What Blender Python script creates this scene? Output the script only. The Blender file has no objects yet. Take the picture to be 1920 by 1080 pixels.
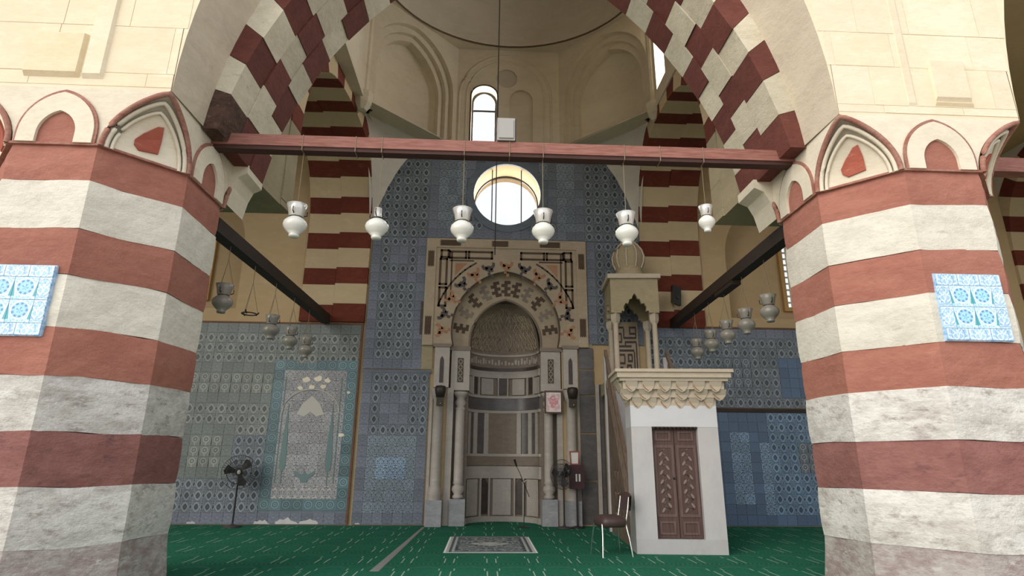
import bpy, math, random
from mathutils import Vector, Matrix
from mathutils.geometry import tessellate_polygon
random.seed(7)
PI = math.pi
sc = bpy.context.scene
COL = sc.collection

# ------------------------------------------------------------ camera, light
cam_d = bpy.data.cameras.new('camera')
cam_d.sensor_width = 36.0
cam_d.lens = 36.0 * 1094 / 1920
cam_d.clip_end = 300
cam = bpy.data.objects.new('camera', cam_d)
COL.objects.link(cam)
sc.camera = cam
def _cam():
    p, y, r = math.radians(16.45), math.radians(2.58), math.radians(0.463)
    f = Vector((math.sin(y)*math.cos(p), math.cos(y)*math.cos(p), math.sin(p)))
    rt = Vector((math.cos(y), -math.sin(y), 0)); up = rt.cross(f)
    r2 = rt*math.cos(r)+up*math.sin(r); u2 = -rt*math.sin(r)+up*math.cos(r)
    m = Matrix((( r2.x, u2.x, -f.x, 0), (r2.y, u2.y, -f.y, 0), (r2.z, u2.z, -f.z, 1.6), (0, 0, 0, 1)))
    cam.matrix_world = m
_cam()
w = bpy.data.worlds.new('sky'); sc.world = w; w.use_nodes = True
bg = w.node_tree.nodes['Background']
bg.inputs[0].default_value = (0.94, 0.97, 1.0, 1); bg.inputs[1].default_value = 1.02
sun_d = bpy.data.lights.new('sun', 'SUN'); sun_d.energy = 2.45; sun_d.angle = math.radians(60); sun_d.color = (1.0, 0.93, 0.82)
sun = bpy.data.objects.new('sun', sun_d); COL.objects.link(sun)
sun.rotation_euler = Vector((0.72, 0.62, -0.50)).to_track_quat('-Z', 'Y').to_euler()
def area(name, loc, size, direction, power, color=(1, .97, .93)):
    d = bpy.data.lights.new(name, 'AREA'); d.shape = 'RECTANGLE'; d.size, d.size_y = size
    d.energy = power; d.color = color
    o = bpy.data.objects.new(name, d); COL.objects.link(o); o.location = loc
    o.rotation_euler = Vector(direction).to_track_quat('-Z', 'Y').to_euler()
    return o
# daylight entering by the windows of the drum and the round window
area('daylight_round_window', (.55, 16.95, 9.2), (1.7, 1.7), (0, -1, -.25), 90)
area('daylight_drum_window', (-.2, 16.6, 11.9), (.6, 1.7), (0, -1, .0), 150)
area('daylight_drum_right', (5.2, 13.1, 12.4), (.6, 2.0), (-1, 0, -.05), 240)
sc.view_settings.view_transform = 'Standard'
sc.view_settings.look = 'None'
sc.view_settings.exposure = 0.27
sc.view_settings.gamma = 1.0
sc.view_settings.use_curve_mapping = False

# ------------------------------------------------------------ node helpers
NT = None
class E:
    def __init__(s, v): s.v = v
    def __add__(a, b): return M('ADD', a, b)
    __radd__ = __add__
    def __sub__(a, b): return M('SUBTRACT', a, b)
    def __rsub__(a, b): return M('SUBTRACT', b, a)
    def __mul__(a, b): return M('MULTIPLY', a, b)
    __rmul__ = __mul__
    def __truediv__(a, b): return M('DIVIDE', a, b)
    def __lt__(a, b): return M('LESS_THAN', a, b)
    def __gt__(a, b): return M('GREATER_THAN', a, b)
def sv(x): return x.v if isinstance(x, E) else x
def setin(sock, x):
    x = sv(x)
    if isinstance(x, bpy.types.NodeSocket): NT.links.new(x, sock)
    elif isinstance(x, tuple): sock.default_value = (*x[:3], 1)
    else: sock.default_value = x
def M(op, a, b=0.0, c=0.0):
    n = NT.nodes.new('ShaderNodeMath'); n.operation = op
    setin(n.inputs[0], a); setin(n.inputs[1], b); setin(n.inputs[2], c)
    return E(n.outputs[0])
def ab(a): return M('ABSOLUTE', a)
def fr(a): return M('FRACT', a)
def fl(a): return M('FLOOR', a)
def mn(a, b): return M('MINIMUM', a, b)
def mx(a, b): return M('MAXIMUM', a, b)
def pw(a, b): return M('POWER', a, b)
def sn(a): return M('SINE', a)
def hyp(a, b): return M('SQRT', a*a + b*b)
def band(d, lo, hi): return mn(d > lo, d < hi)
def smooth(x, lo, hi):
    n = NT.nodes.new('ShaderNodeMapRange'); n.interpolation_type = 'SMOOTHSTEP'
    setin(n.inputs[0], x); n.inputs[1].default_value = lo; n.inputs[2].default_value = hi
    return E(n.outputs[0])
def mix(a, b, f):
    n = NT.nodes.new('ShaderNodeMix'); n.data_type = 'RGBA'
    setin(n.inputs[0], f); setin(n.inputs[6], a); setin(n.inputs[7], b)
    return E(n.outputs[2])
def scale_col(c, f):
    n = NT.nodes.new('ShaderNodeVectorMath'); n.operation = 'SCALE'
    c = sv(c)
    if isinstance(c, tuple): n.inputs[0].default_value = c[:3]
    else: NT.links.new(c, n.inputs[0])
    setin(n.inputs['Scale'], f); return E(n.outputs[0])
def coords(kind='Object'):
    t = NT.nodes.new('ShaderNodeTexCoord'); s = NT.nodes.new('ShaderNodeSeparateXYZ')
    NT.links.new(t.outputs[kind], s.inputs[0])
    return E(s.outputs[0]), E(s.outputs[1]), E(s.outputs[2]), E(t.outputs[kind])
def wcoords():
    g = NT.nodes.new('ShaderNodeNewGeometry'); s = NT.nodes.new('ShaderNodeSeparateXYZ')
    NT.links.new(g.outputs['Position'], s.inputs[0])
    return E(s.outputs[0]), E(s.outputs[1]), E(s.outputs[2]), E(g.outputs['Position'])
def comb(x, y, z):
    n = NT.nodes.new('ShaderNodeCombineXYZ')
    for i, k in enumerate((x, y, z)): setin(n.inputs[i], k)
    return E(n.outputs[0])
def noise(vec, scale, detail=4, rough=.6):
    n = NT.nodes.new('ShaderNodeTexNoise'); setin(n.inputs['Vector'], vec)
    n.inputs['Scale'].default_value = scale; n.inputs['Detail'].default_value = detail; n.inputs['Roughness'].default_value = rough
    return E(n.outputs[0])
def voro(vec, scale, feature='F1', out='Distance'):
    n = NT.nodes.new('ShaderNodeTexVoronoi'); n.feature = feature; setin(n.inputs['Vector'], vec)
    n.inputs['Scale'].default_value = scale
    return E(n.outputs[out])
def rnd():
    n = NT.nodes.new('ShaderNodeObjectInfo'); return E(n.outputs['Random'])
MATS = {}
def material(name, fn, rough=.8, spec=.3, metal=0.0):
    """fn() -> (colour, bump height or None, bump strength)"""
    global NT
    m = bpy.data.materials.new(name); m.use_nodes = True; NT = m.node_tree
    b = NT.nodes['Principled BSDF']
    r = fn()
    c, h, st = (r + (None, 0))[:3] if len(r) < 3 else r
    setin(b.inputs['Base Color'], c)
    b.inputs['Roughness'].default_value = rough; b.inputs['Specular IOR Level'].default_value = spec
    b.inputs['Metallic'].default_value = metal
    if h is not None:
        bp = NT.nodes.new('ShaderNodeBump'); bp.inputs['Strength'].default_value = st; bp.inputs['Distance'].default_value = .03
        setin(bp.inputs['Height'], h); NT.links.new(bp.outputs[0], b.inputs['Normal'])
    MATS[name] = m
    return m
def stone(name, c1, c2, c3=None, sc1=1.2, sc2=9, bump=.35, rough=.85, cut=(.55, .72), vary=.12, spec=.2, stretch=(1, 1, 2.2)):
    def f():
        x, y, z, P = wcoords()
        Q = comb(x*stretch[0], y*stretch[1], z*stretch[2])
        n1 = noise(Q, sc1, 6, .65); n2 = noise(Q, sc2, 5, .7)
        c = mix(c1, c2, smooth(n1*.6+n2*.4, .38, .64))
        if c3: c = mix(c, c3, smooth(noise(Q, sc1*2.1, 7, .75), *cut))
        c = scale_col(c, 1-vary/2 + rnd()*vary)
        return c, n2*.7+noise(P, sc2*4, 3)*.3, bump
    return material(name, f, rough, spec)
# linear colours
stone('cream_plaster', (.76, .66, .49), (.71, .60, .43), (.80, .72, .57), .7, 5, .25, vary=.05)
stone('cream_stone', (.76, .68, .53), (.71, .61, .45), (.66, .55, .38), .8, 6, .3, vary=.10)
stone('yellow_stone', (.68, .57, .38), (.73, .63, .45), None, 1, 8, .25)
stone('pier_white', (.68, .65, .57), (.56, .53, .46), (.40, .37, .32), 1.6, 10, .6, cut=(.56, .8))
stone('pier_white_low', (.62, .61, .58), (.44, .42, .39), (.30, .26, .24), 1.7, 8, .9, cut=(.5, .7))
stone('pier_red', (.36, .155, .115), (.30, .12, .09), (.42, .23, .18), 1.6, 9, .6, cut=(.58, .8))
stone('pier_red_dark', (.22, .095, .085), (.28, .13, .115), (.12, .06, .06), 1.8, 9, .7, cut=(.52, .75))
stone('pier_foot', (.40, .37, .35), (.27, .21, .20), (.52, .50, .46), 2.0, 8, .9)
stone('arch_white', (.62, .57, .45), (.52, .47, .36), (.42, .38, .30), 1.6, 9, .6, vary=.22)
stone('arch_red', (.155, .052, .040), (.115, .038, .031), (.24, .11, .085), 1.6, 9, .6, cut=(.6, .8), vary=.22)
stone('broken_stone', (.12, .07, .05), (.05, .03, .025), (.35, .24, .18), 3, 14, 1.0)
stone('red_paint', (.38, .11, .075), (.32, .085, .06), (.46, .21, .15), 2, 10, .3)
stone('rim_paint', (.30, .12, .09), (.38, .22, .17), (.18, .09, .07), 3, 14, .4)
stone('white_plaster', (.72, .66, .54), (.64, .57, .45), None, 1.2, 8, .25)
stone('grey_plaster', (.55, .50, .41), (.46, .42, .35), None, 1.0, 7, .3)
stone('inner_plaster', (.49, .36, .21), (.455, .33, .185), (.53, .40, .25), .5, 3, .12, vary=.03)
stone('drum_plaster', (.57, .50, .385), (.51, .44, .33), (.46, .37, .25), .5, 3.5, .15, cut=(.55, .8), vary=.03)
stone('pendentive_plaster', (.60, .565, .50), (.54, .50, .44), None, .8, 4, .15)
stone('dome_plaster', (.50, .44, .36), (.45, .39, .31), (.54, .48, .40), .4, 3, .12)
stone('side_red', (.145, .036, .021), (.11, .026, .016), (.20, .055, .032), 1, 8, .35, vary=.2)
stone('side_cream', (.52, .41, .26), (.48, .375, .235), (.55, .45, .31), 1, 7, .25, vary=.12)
stone('marble_white', (.52, .50, .505), (.46, .44, .45), (.44, .42, .43), .9, 5, .05, .4, spec=.5, stretch=(1, 1, .6))
stone('marble_lintel', (.66, .66, .68), (.62, .62, .65), None, 1, 6, .05, .4, spec=.5)
stone('muqarnas_stone', (.54, .465, .37), (.49, .41, .315), (.58, .51, .42), 1.4, 8, .15)
stone('mihrab_cream', (.42, .34, .25), (.37, .295, .21), (.46, .385, .29), 1.4, 8, .15)
stone('mihrab_grey', (.43, .385, .345), (.37, .33, .295), (.50, .455, .41), 1.3, 8, .12, .5, spec=.4)
stone('mihrab_brown', (.095, .062, .038), (.075, .048, .03), None, 3, 12, .1, .5)
stone('mihrab_dark', (.045, .033, .028), (.07, .05, .04), None, 3, 12, .1, .4, spec=.4)
stone('mihrab_tan', (.40, .21, .12), (.34, .18, .10), None, 3, 12, .1, .6)
stone('mihrab_greybrown', (.21, .165, .13), (.25, .20, .16), None, 3, 12, .1, .5)
stone('dark_marble', (.085, .075, .075), (.12, .11, .11), (.055, .05, .05), 2.2, 9, .05, .3, spec=.5)
stone('plinth_grey', (.33, .33, .35), (.26, .26, .28), (.40, .40, .42), 2, 8, .15, .5)
stone('kiosk_stone', (.38, .32, .21), (.33, .275, .175), (.28, .235, .15), 1.6, 9, .25)
stone('blue_backing', (.155, .185, .225), (.12, .145, .18), None, 2, 9, .15, .5)
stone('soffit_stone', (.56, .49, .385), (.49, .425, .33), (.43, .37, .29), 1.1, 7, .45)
stone('foot_stone', (.34, .29, .19), (.29, .245, .16), (.38, .33, .23), 1.1, 7, .35)
stone('trim_brown', (.17, .09, .06), (.13, .07, .05), None, 3, 12, .1)
stone('joint', (.34, .30, .24), (.28, .24, .19), None, 3, 10, .2)
def wood(name, c1, c2, rough=.6, sx=1, sz=14):
    def f():
        x, y, z, P = coords()
        n = noise(comb(x*sx, y*sz, z*sz), 3, 5, .6)
        return mix(c1, c2, smooth(n, .35, .65)), n, .25
    return material(name, f, rough, .3)
wood('beam_red', (.215, .085, .065), (.30, .135, .11), .7, 1, 10)
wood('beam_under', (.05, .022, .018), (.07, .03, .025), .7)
wood('beam_dark', (.042, .026, .018), (.022, .014, .011), .6)
wood('door_wood', (.115, .066, .058), (.085, .048, .044), .5, 14, 1)
wood('door_light', (.16, .10, .09), (.125, .075, .068), .5, 14, 1)
wood('rail_wood', (.20, .145, .11), (.14, .10, .075), .6, 14, 2)
def flat(name, c, rough=.5, spec=.4, metal=0.0):
    return material(name, lambda: (c, None, 0), rough, spec, metal)
flat('iron', (.02, .018, .018), .5); flat('black_plastic', (.018, .016, .016), .4); flat('chrome', (.75, .75, .74), .2, .5, 1.0)
flat('white_plastic', (.34, .33, .31), .4); flat('seat_brown', (.065, .038, .036), .45, .5); flat('seat_pale', (.36, .31, .28), .5)
flat('brass', (.45, .33, .14), .35, .5, 1.0); flat('gilt', (.45, .27, .09), .5, .4); flat('cord', (.22, .17, .11), .8)
flat('bronze', (.045, .034, .026), .45, .5, .4); flat('silver_glass', (.62, .61, .58), .22, .6, .35); flat('milk_glass', (.68, .68, .63), .25, .6)
flat('grey_glass', (.25, .235, .205), .3, .6); flat('fan_grey', (.05, .045, .048), .5); flat('tape_grey', (.27, .27, .27), .7)
flat('paper', (.70, .68, .64), .6); flat('burgundy', (.06, .022, .026), .5)
def glass():
    global NT
    m = bpy.data.materials.new('window_glass'); m.use_nodes = True; NT = m.node_tree
    for n in list(NT.nodes): NT.nodes.remove(n)
    o = NT.nodes.new('ShaderNodeOutputMaterial'); t = NT.nodes.new('ShaderNodeBsdfTransparent'); g = NT.nodes.new('ShaderNodeBsdfGlossy')
    t.inputs[0].default_value = (.96, .97, .98, 1); g.inputs['Roughness'].default_value = .05
    mx_ = NT.nodes.new('ShaderNodeMixShader'); mx_.inputs[0].default_value = .06
    NT.links.new(t.outputs[0], mx_.inputs[1]); NT.links.new(g.outputs[0], mx_.inputs[2]); NT.links.new(mx_.outputs[0], o.inputs[0])
    MATS['window_glass'] = m
glass()

# tiles: one motif to a tile, drawn in the tile's own coordinates
T = .27
def tile_mat(name, ground, line, dark, kind, vary=.3):
    def f():
        x, y, z, P = coords()
        u = x/T; v = z/T; au = ab(u); av = ab(v)
        g = rnd()
        grain = noise(P, 60, 3); sp = noise(P, 26, 2)
        c = scale_col(ground, .8+grain*.4)
        if kind == 'ogee':
            vine = voro(comb(u*5.2+g*0, 0, v*5.2), 1.0, 'DISTANCE_TO_EDGE')
            c = mix(c, scale_col(line, .62), (vine < .07)*.75)
            d = pw(au/.31, 1.35)+pw(av/.43, 1.35)
            c = mix(c, ground, d < 1.0)
            c = mix(c, line, band(d, .72, 1.02))
            d3 = pw(au/.18, 1.5)+pw(av/.25, 1.5)
            c = mix(c, dark, d3 < 1.0)
            c = mix(c, line, band(d3, .10, .2)*.25)
            e = pw((.5-au)/.115, 1.5)+pw(av/.17, 1.5)
            c = mix(c, line, (e < 1.9)*.6); c = mix(c, dark, (e < 1.0)*.85)
            k = pw((.5-au)/.16, 1.4)+pw((.5-av)/.13, 1.4)
            c = mix(c, line, band(k, .5, 1.0)*.7)
        elif kind == 'goblet':
            d = hyp(u, (v-.08)*1.0)
            c = mix(c, line, band(d, .22, .31)); c = mix(c, line, (d < .09)*.8); c = mix(c, dark, band(d, .11, .17)*.7)
            stem = mn(au < .03+ab(v+.42)*.16*0+.02, v < -.2); c = mix(c, line, stem)
            cy = (.5-au) < (.10-(v+.4)*.10); c = mix(c, dark, mn(cy, ab(v) < .42)*.9)
            c = mix(c, line, band((.5-au)-(.10-(v+.4)*.10), 0, .045)*mn(ab(v) < .44, 1.0)*.7)
        elif kind == 'ring':
            d = hyp(u, v)
            c = mix(c, line, band(d, .27, .35)*.9); c = mix(c, line, band(d, .10, .16)*.8)
            c = mix(c, dark, band(d, .17, .25)*.6)
            c = mix(c, line, (mx(au, av) > .44)*.5)
        elif kind == 'arabesque':
            vine = voro(comb(au*4.0, 0, v*4.0), 1.0, 'DISTANCE_TO_EDGE')
            c = mix(c, line, (vine < .11)*.9)
            d = pw(au/.30, 1.6)+pw(av/.42, 1.6)
            c = mix(c, dark, band(d, .9, 1.1)*.6)
            c = mix(c, dark, (voro(comb(u*6, 1, v*6), 1.0) < .22)*.6)
        elif kind == 'dado':
            c = mix(c, line, (voro(comb(au*5.0, 3, v*5.0), 1.0, 'DISTANCE_TO_EDGE') < .06)*.38)
            c = mix(c, line, smooth(sp, .6, .75)*.4)
        elif kind == 'bright':
            d = hyp(u*1.02, (v-.04)*1.05)
            petal = sn(M('ARCTAN2', u, v-.04)*9)
            c = mix(c, line, (voro(comb(u*9, 0, v*9), 1.0, 'DISTANCE_TO_EDGE') < .12)*.8)
            c = mix(c, ground, d < .37)
            c = mix(c, dark, mn(band(d, .25, .345), petal > -.1)*.95)
            c = mix(c, line, band(d, .35, .40)); c = mix(c, scale_col(ground, 1.12), d < .2)
            c = mix(c, dark, mn(d < .15, sn(M('ARCTAN2', u, v)*5) > .2)*.7)
            cw = (.5-au) < (.085-(v+.1)*.17); c = mix(c, (.08, .38, .44), mn(cw, band(v, -.36, .36)))
            c = mix(c, line, mn(band((.5-au)-(.085-(v+.1)*.17), 0, .04), band(v, -.4, .38)))
        edge = mx(au, av) > .482
        c = mix(c, dark, edge*.45)
        c = scale_col(c, (1-vary/2+g*vary)*(1.0 if kind == 'bright' or 'bright' in name else .84))
        return c, None, 0
    return material(name, f, .42, .4)
# grey-green range on the left, slate in the middle, bluer on the right: the light's change across the wall, painted into the glaze
GR, GL, GD = (.165, .19, .18), (.34, .355, .325), (.06, .075, .072)
SR, SL, SD = (.125, .155, .19), (.31, .335, .36), (.042, .055, .07)
BR, BL, BD = (.105, .185, .30), (.30, .42, .54), (.035, .07, .13)
tile_mat('tile_ogee_green', GR, GL, GD, 'ogee'); tile_mat('tile_ogee_slate', SR, SL, SD, 'ogee'); tile_mat('tile_ogee_blue', BR, BL, BD, 'ogee')
tile_mat('tile_goblet_green', (.19, .21, .19), GL, GD, 'goblet'); tile_mat('tile_goblet_slate', SR, SL, SD, 'goblet')
tile_mat('tile_ring_teal', (.10, .175, .20), (.24, .33, .35), (.03, .09, .12), 'ring', .5)
tile_mat('tile_arabesque_pale', (.23, .23, .25), (.44, .44, .45), (.12, .13, .16), 'arabesque')
tile_mat('tile_inset', (.10, .19, .33), (.40, .48, .55), (.04, .08, .18), 'arabesque')
tile_mat('tile_arabesque_slate', (.125, .17, .22), (.30, .35, .39), (.04, .06, .09), 'arabesque'); tile_mat('tile_arabesque_blue', (.09, .165, .28), (.31, .43, .55), (.02, .04, .09), 'arabesque')
tile_mat('tile_dado_blue', (.15, .175, .23), (.34, .35, .37), (.08, .09, .12), 'dado'); tile_mat('tile_dado_green', (.15, .175, .165), (.30, .33, .30), (.07, .09, .085), 'dado'); tile_mat('tile_dado_deep', (.085, .145, .25), (.16, .2, .26), (.03, .05, .09), 'dado')
tile_mat('tile_bright', (.33, .60, .86), (.72, .84, .93), (.10, .27, .52), 'bright', .1)
tile_mat('tile_bright_border', (.36, .58, .80), (.68, .80, .90), (.15, .32, .58), 'arabesque', .2)
flat('cypress_teal', (.12, .19, .19), .45); flat('panel_pale', (.44, .42, .38), .5)

# ------------------------------------------------------------ mesh helpers
class MB:
    def __init__(s): s.v = []; s.f = []; s.m = []
    def add(s, vs, fs, mi=0):
        k = len(s.v); s.v += [tuple(p) for p in vs]
        for f in fs: s.f.append([k+i for i in f]); s.m.append(mi)
        return s
    def box(s, x0, x1, y0, y1, z0, z1, mi=0):
        return s.add([(x0,y0,z0),(x1,y0,z0),(x1,y1,z0),(x0,y1,z0),(x0,y0,z1),(x1,y0,z1),(x1,y1,z1),(x0,y1,z1)],
            [(0,3,2,1),(4,5,6,7),(0,1,5,4),(1,2,6,5),(2,3,7,6),(3,0,4,7)], mi)
    def hexa(s, a, b, mi=0):   # a, b: two quads of points
        return s.add(list(a)+list(b), [(3,2,1,0),(4,5,6,7),(0,1,5,4),(1,2,6,5),(2,3,7,6),(3,0,4,7)], mi)
    def plate(s, outer, holes, f0, f1, mi=0, back=True, inner=True, edge=True):
        """slab with holes: f0/f1 map a 2D point to its front / back 3D point"""
        loops = [outer]+list(holes)
        tris = tessellate_polygon([[Vector((p[0], p[1], 0)) for p in l] for l in loops])
        pts = [p for l in loops for p in l]
        s.add([f0(*p) for p in pts], tris, mi)
        if back: s.add([f1(*p) for p in pts], [t[::-1] for t in tris], mi)
        for k, l in enumerate(loops):
            if (k == 0 and not edge) or (k and not inner): continue
            n = len(l)
            s.add([f0(*p) for p in l]+[f1(*p) for p in l], [(i, (i+1) % n, n+(i+1) % n, n+i) for i in range(n)], mi)
        return s
    def strip(s, A, B, mi=0, close=False):
        n = len(A)
        return s.add(list(A)+list(B), [(i, (i+1) % n, n+(i+1) % n, n+i) for i in range(n if close else n-1)], mi)
    def grid(s, rows, mi=0):
        n = len(rows[0]); k = [p for r in rows for p in r]
        return s.add(k, [(j*n+i, j*n+i+1, (j+1)*n+i+1, (j+1)*n+i) for j in range(len(rows)-1) for i in range(n-1)], mi)
    def lathe(s, prof, c=(0,0,0), n=16, mi=0, a0=0, a1=2*PI, sq=1):
        full = abs(a1-a0-2*PI) < 1e-6; m = n if full else n+1
        vs = [(c[0]+r*math.cos(a0+(a1-a0)*i/n), c[1]+sq*r*math.sin(a0+(a1-a0)*i/n), c[2]+z) for r, z in prof for i in range(m)]
        fs = [(j*m+i, j*m+(i+1) % m, (j+1)*m+(i+1) % m, (j+1)*m+i) for j in range(len(prof)-1) for i in range(n)]
        return s.add(vs, fs, mi)
    def tube(s, pts, r, n=8, mi=0, close=False):
        P = [Vector(p) for p in pts]; N = len(P); rows = []
        for i, p in enumerate(P):
            d = (P[(i+1) % N]-P[i-1]) if close else (P[min(i+1, N-1)]-P[max(i-1, 0)])
            d.normalize(); a = d.cross(Vector((0, 0, 1)) if abs(d.z) < .9 else Vector((1, 0, 0))).normalized(); b = d.cross(a)
            rr = r[i] if isinstance(r, (list, tuple)) else r
            rows.append([p+a*rr*math.cos(2*PI*k/n)+b*rr*math.sin(2*PI*k/n) for k in range(n)])
        if close: rows.append(rows[0])
        m = len(rows); k0 = [q for r_ in rows for q in r_]
        s.add(k0, [(j*n+i, j*n+(i+1) % n, (j+1)*n+(i+1) % n, (j+1)*n+i) for j in range(m-1) for i in range(n)], mi)
        if not close: s.add(rows[0], [tuple(range(n))[::-1]], mi); s.add(rows[-1], [tuple(range(n))], mi)
        return s
    def sphere(s, c, r, n=12, mi=0, sx=1, sy=1, sz=1):
        prof = [(r*math.sin(PI*j/n), -r*math.cos(PI*j/n)*sz) for j in range(n+1)]
        return s.lathe([(p[0]*sx, p[1]) for p in prof], c, n*2, mi, sq=sy/sx)
    def build(s, name, mats, parent=None, smooth=False, local=False):
        me = bpy.data.meshes.new(name)
        off = Vector((0, 0, 0))
        if parent is not None and not local: off = WL.get(parent.name, Vector((0, 0, 0)))
        me.from_pydata([Vector(p)-off for p in s.v], [], s.f)
        for m in (mats if isinstance(mats, (list, tuple)) else [mats]): me.materials.append(MATS[m])
        if len(me.materials) > 1: me.polygons.foreach_set('material_index', s.m)
        if smooth: me.polygons.foreach_set('use_smooth', [True]*len(me.polygons))
        me.validate(); me.update()
        o = bpy.data.objects.new(name, me); COL.objects.link(o)
        if parent is not None: o.parent = parent; WL[o.name] = off
        return o
WL = {}
def thing(name, label, cat, loc=(0, 0, 0), rz=0, group=None):
    o = bpy.data.objects.new(name, None); COL.objects.link(o); o.location = loc; o.rotation_euler = (0, 0, rz)
    o.empty_display_size = .1; WL[o.name] = Vector(loc); tag(o, label, cat, group); return o
def tag(o, label, cat, group=None):
    o['label'] = label; o['category'] = cat
    if group: o['group'] = group
    return o
def struct(o, label=None):
    o['kind'] = 'structure'
    if label: o['label'] = label
    return o
def inst(me, name, loc, parent, rot=None):
    o = bpy.data.objects.new(name, me); COL.objects.link(o); o.parent = parent
    o.location = Vector(loc)-WL.get(parent.name, Vector((0, 0, 0)))
    if rot: o.rotation_euler = rot
    return o
def copy_tree(o, parent=None):
    c = o.copy(); COL.objects.link(c)
    if parent is not None: c.parent = parent
    for ch in list(o.children): copy_tree(ch, c)
    return c
def arc(a, R, z0, zs, n=16, cx=0.0):
    """pointed arch, left foot to right foot: half width a, radius R, centres at height z0, starts at height zs"""
    c = R-a; t0 = math.asin(max(-1, min(1, (zs-z0)/R))); t1 = math.acos(max(-1, min(1, c/R)))
    L = [(c-R*math.cos(t0+(t1-t0)*i/n), z0+R*math.sin(t0+(t1-t0)*i/n)) for i in range(n+1)]
    L[-1] = (0.0, L[-1][1])
    return [(cx+x, z) for x, z in L]+[(cx-x, z) for x, z in L[-2::-1]]
def lancet(x0, x1, z0, z1, k=.55, n=8):
    """arched panel outline: from (x0,z0) up, over, down to (x1,z0); spring at fraction k"""
    a = (x1-x0)/2; cx = (x0+x1)/2; zs = z0+(z1-z0)*k; h = z1-zs
    if h <= a*1.001: h2 = h; pts = [(cx-a*math.cos(PI*i/(2*n)), zs+h2*math.sin(PI*i/(2*n))) for i in range(2*n+1) for _ in (0,)] if False else [(cx-a*math.cos(PI*i/(2*n)), zs+h*math.sin(PI*i/(2*n))) for i in range(2*n+1)]
    else:
        R = (a*a+h*h)/(2*a); pts = arc(a, R, zs, zs, n, cx)
    return [(x0, z0)]+pts+[(x1, z0)]
def circle(cx, cz, r, n=40): return [(cx+r*math.cos(2*PI*i/n), cz+r*math.sin(2*PI*i/n)) for i in range(n)]
XZ = lambda y: (lambda u, v: (u, y, v))
YZ = lambda x: (lambda u, v: (x, u, v))

D = 15.92      # face of the back wall
XC = .55       # axis of the mihrab
# ------------------------------------------------------------ floor
def carpet():
    x, y, z, P = wcoords()
    cw, rw = .69, 1.18
    fx = fr((x-.17)/cw); ix = fl((x-.17)/cw); fy = fr((y-9.0)/rw)
    px = (fx-.5)*cw; ax = ab(px); py = fy*rw
    base = mix((.016, .125, .075), (.022, .155, .095), smooth(noise(P, 14, 4), .35, .65))
    base = scale_col(base, .85+noise(comb(x*1.0, y*.6, 0), 1.2, 3)*.35)
    c = base
    side = cw/2-ax
    d1 = mn(band(side, .065, .083), band(py, .16, .60)); d2 = mn(band(side, .105, .123), band(py, .66, .82)); d3 = mn(band(side, .03, .046), band(py, .72, 1.02)*0)
    c = mix(c, (.40, .50, .40), mx(mx(d1, d2), d3)*(.5+noise(P, 30, 2)*.7))
    top = py-(.98-pw(ax/.25, 2.5)*.16)
    c = mix(c, (.09, .20, .14), mn(band(top, -.012, .014), ax < .26)*.8)
    dots = mn(band(py, .03, .10), fr(x/.075) < .5)
    c = mix(c, (.03, .07, .05), dots*.9); c = mix(c, (.16, .26, .2), mn(band(py, .05, .08), fr(x/.075+.35) < .3)*.7)
    return c, noise(P, 120, 2), .3
material('green_carpet', carpet, .95, .1)
def paving():
    x, y, z, P = wcoords()
    return mix((.42, .38, .32), (.36, .32, .27), noise(P, 2, 5)), None, 0
material('courtyard_paving', paving, .9, .2)
o = MB().box(-19.5, 19.5, 6.4, D+1.6, -.2, 0).build('floor', 'green_carpet'); struct(o)
o = MB().box(-40, 40, -40, 6.4, -.2, -.02).build('floor', 'courtyard_paving'); struct(o)

# ------------------------------------------------------------ back wall
recess_r = lancet(7.0, 11.6, 5.55, 9.45, .48, 12); recess_l = lancet(-10.5, -6.9, 5.55, 9.3, .48, 12)
mih_hole = [(-1.0, 0), ]+arc(1.50, 1.75, 5.2, 5.2, 12, XC)+[(2.1, 0)]
wb = MB()
outer = [(-19.5, 0), (-1.0, 0)]+arc(1.55, 1.8, 5.15, 5.15, 12, XC)+[(2.1, 0), (19.5, 0), (19.5, 10.8), (-19.5, 10.8)]
wb.plate(outer, [circle(XC, 9.2, 1.0, 48), recess_r, recess_l], XZ(D), XZ(D+1.15))
WB = wb.build('wall_back', 'inner_plaster'); struct(WB)
o = MB().box(-1.2, 2.3, D+1.3, D+1.5, 0, 7).build('wall_back_niche', 'mihrab_grey'); o.parent = WB; o.name = 'niche_backing'
for bx_ in ((-12.5, -8.11, .02, 5.13), (9.51, 12.5, .02, 5.22)): MB().box(bx_[0], bx_[1], D-.03, D, bx_[2], bx_[3]).build('wainscot', 'blue_backing', WB)
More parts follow.
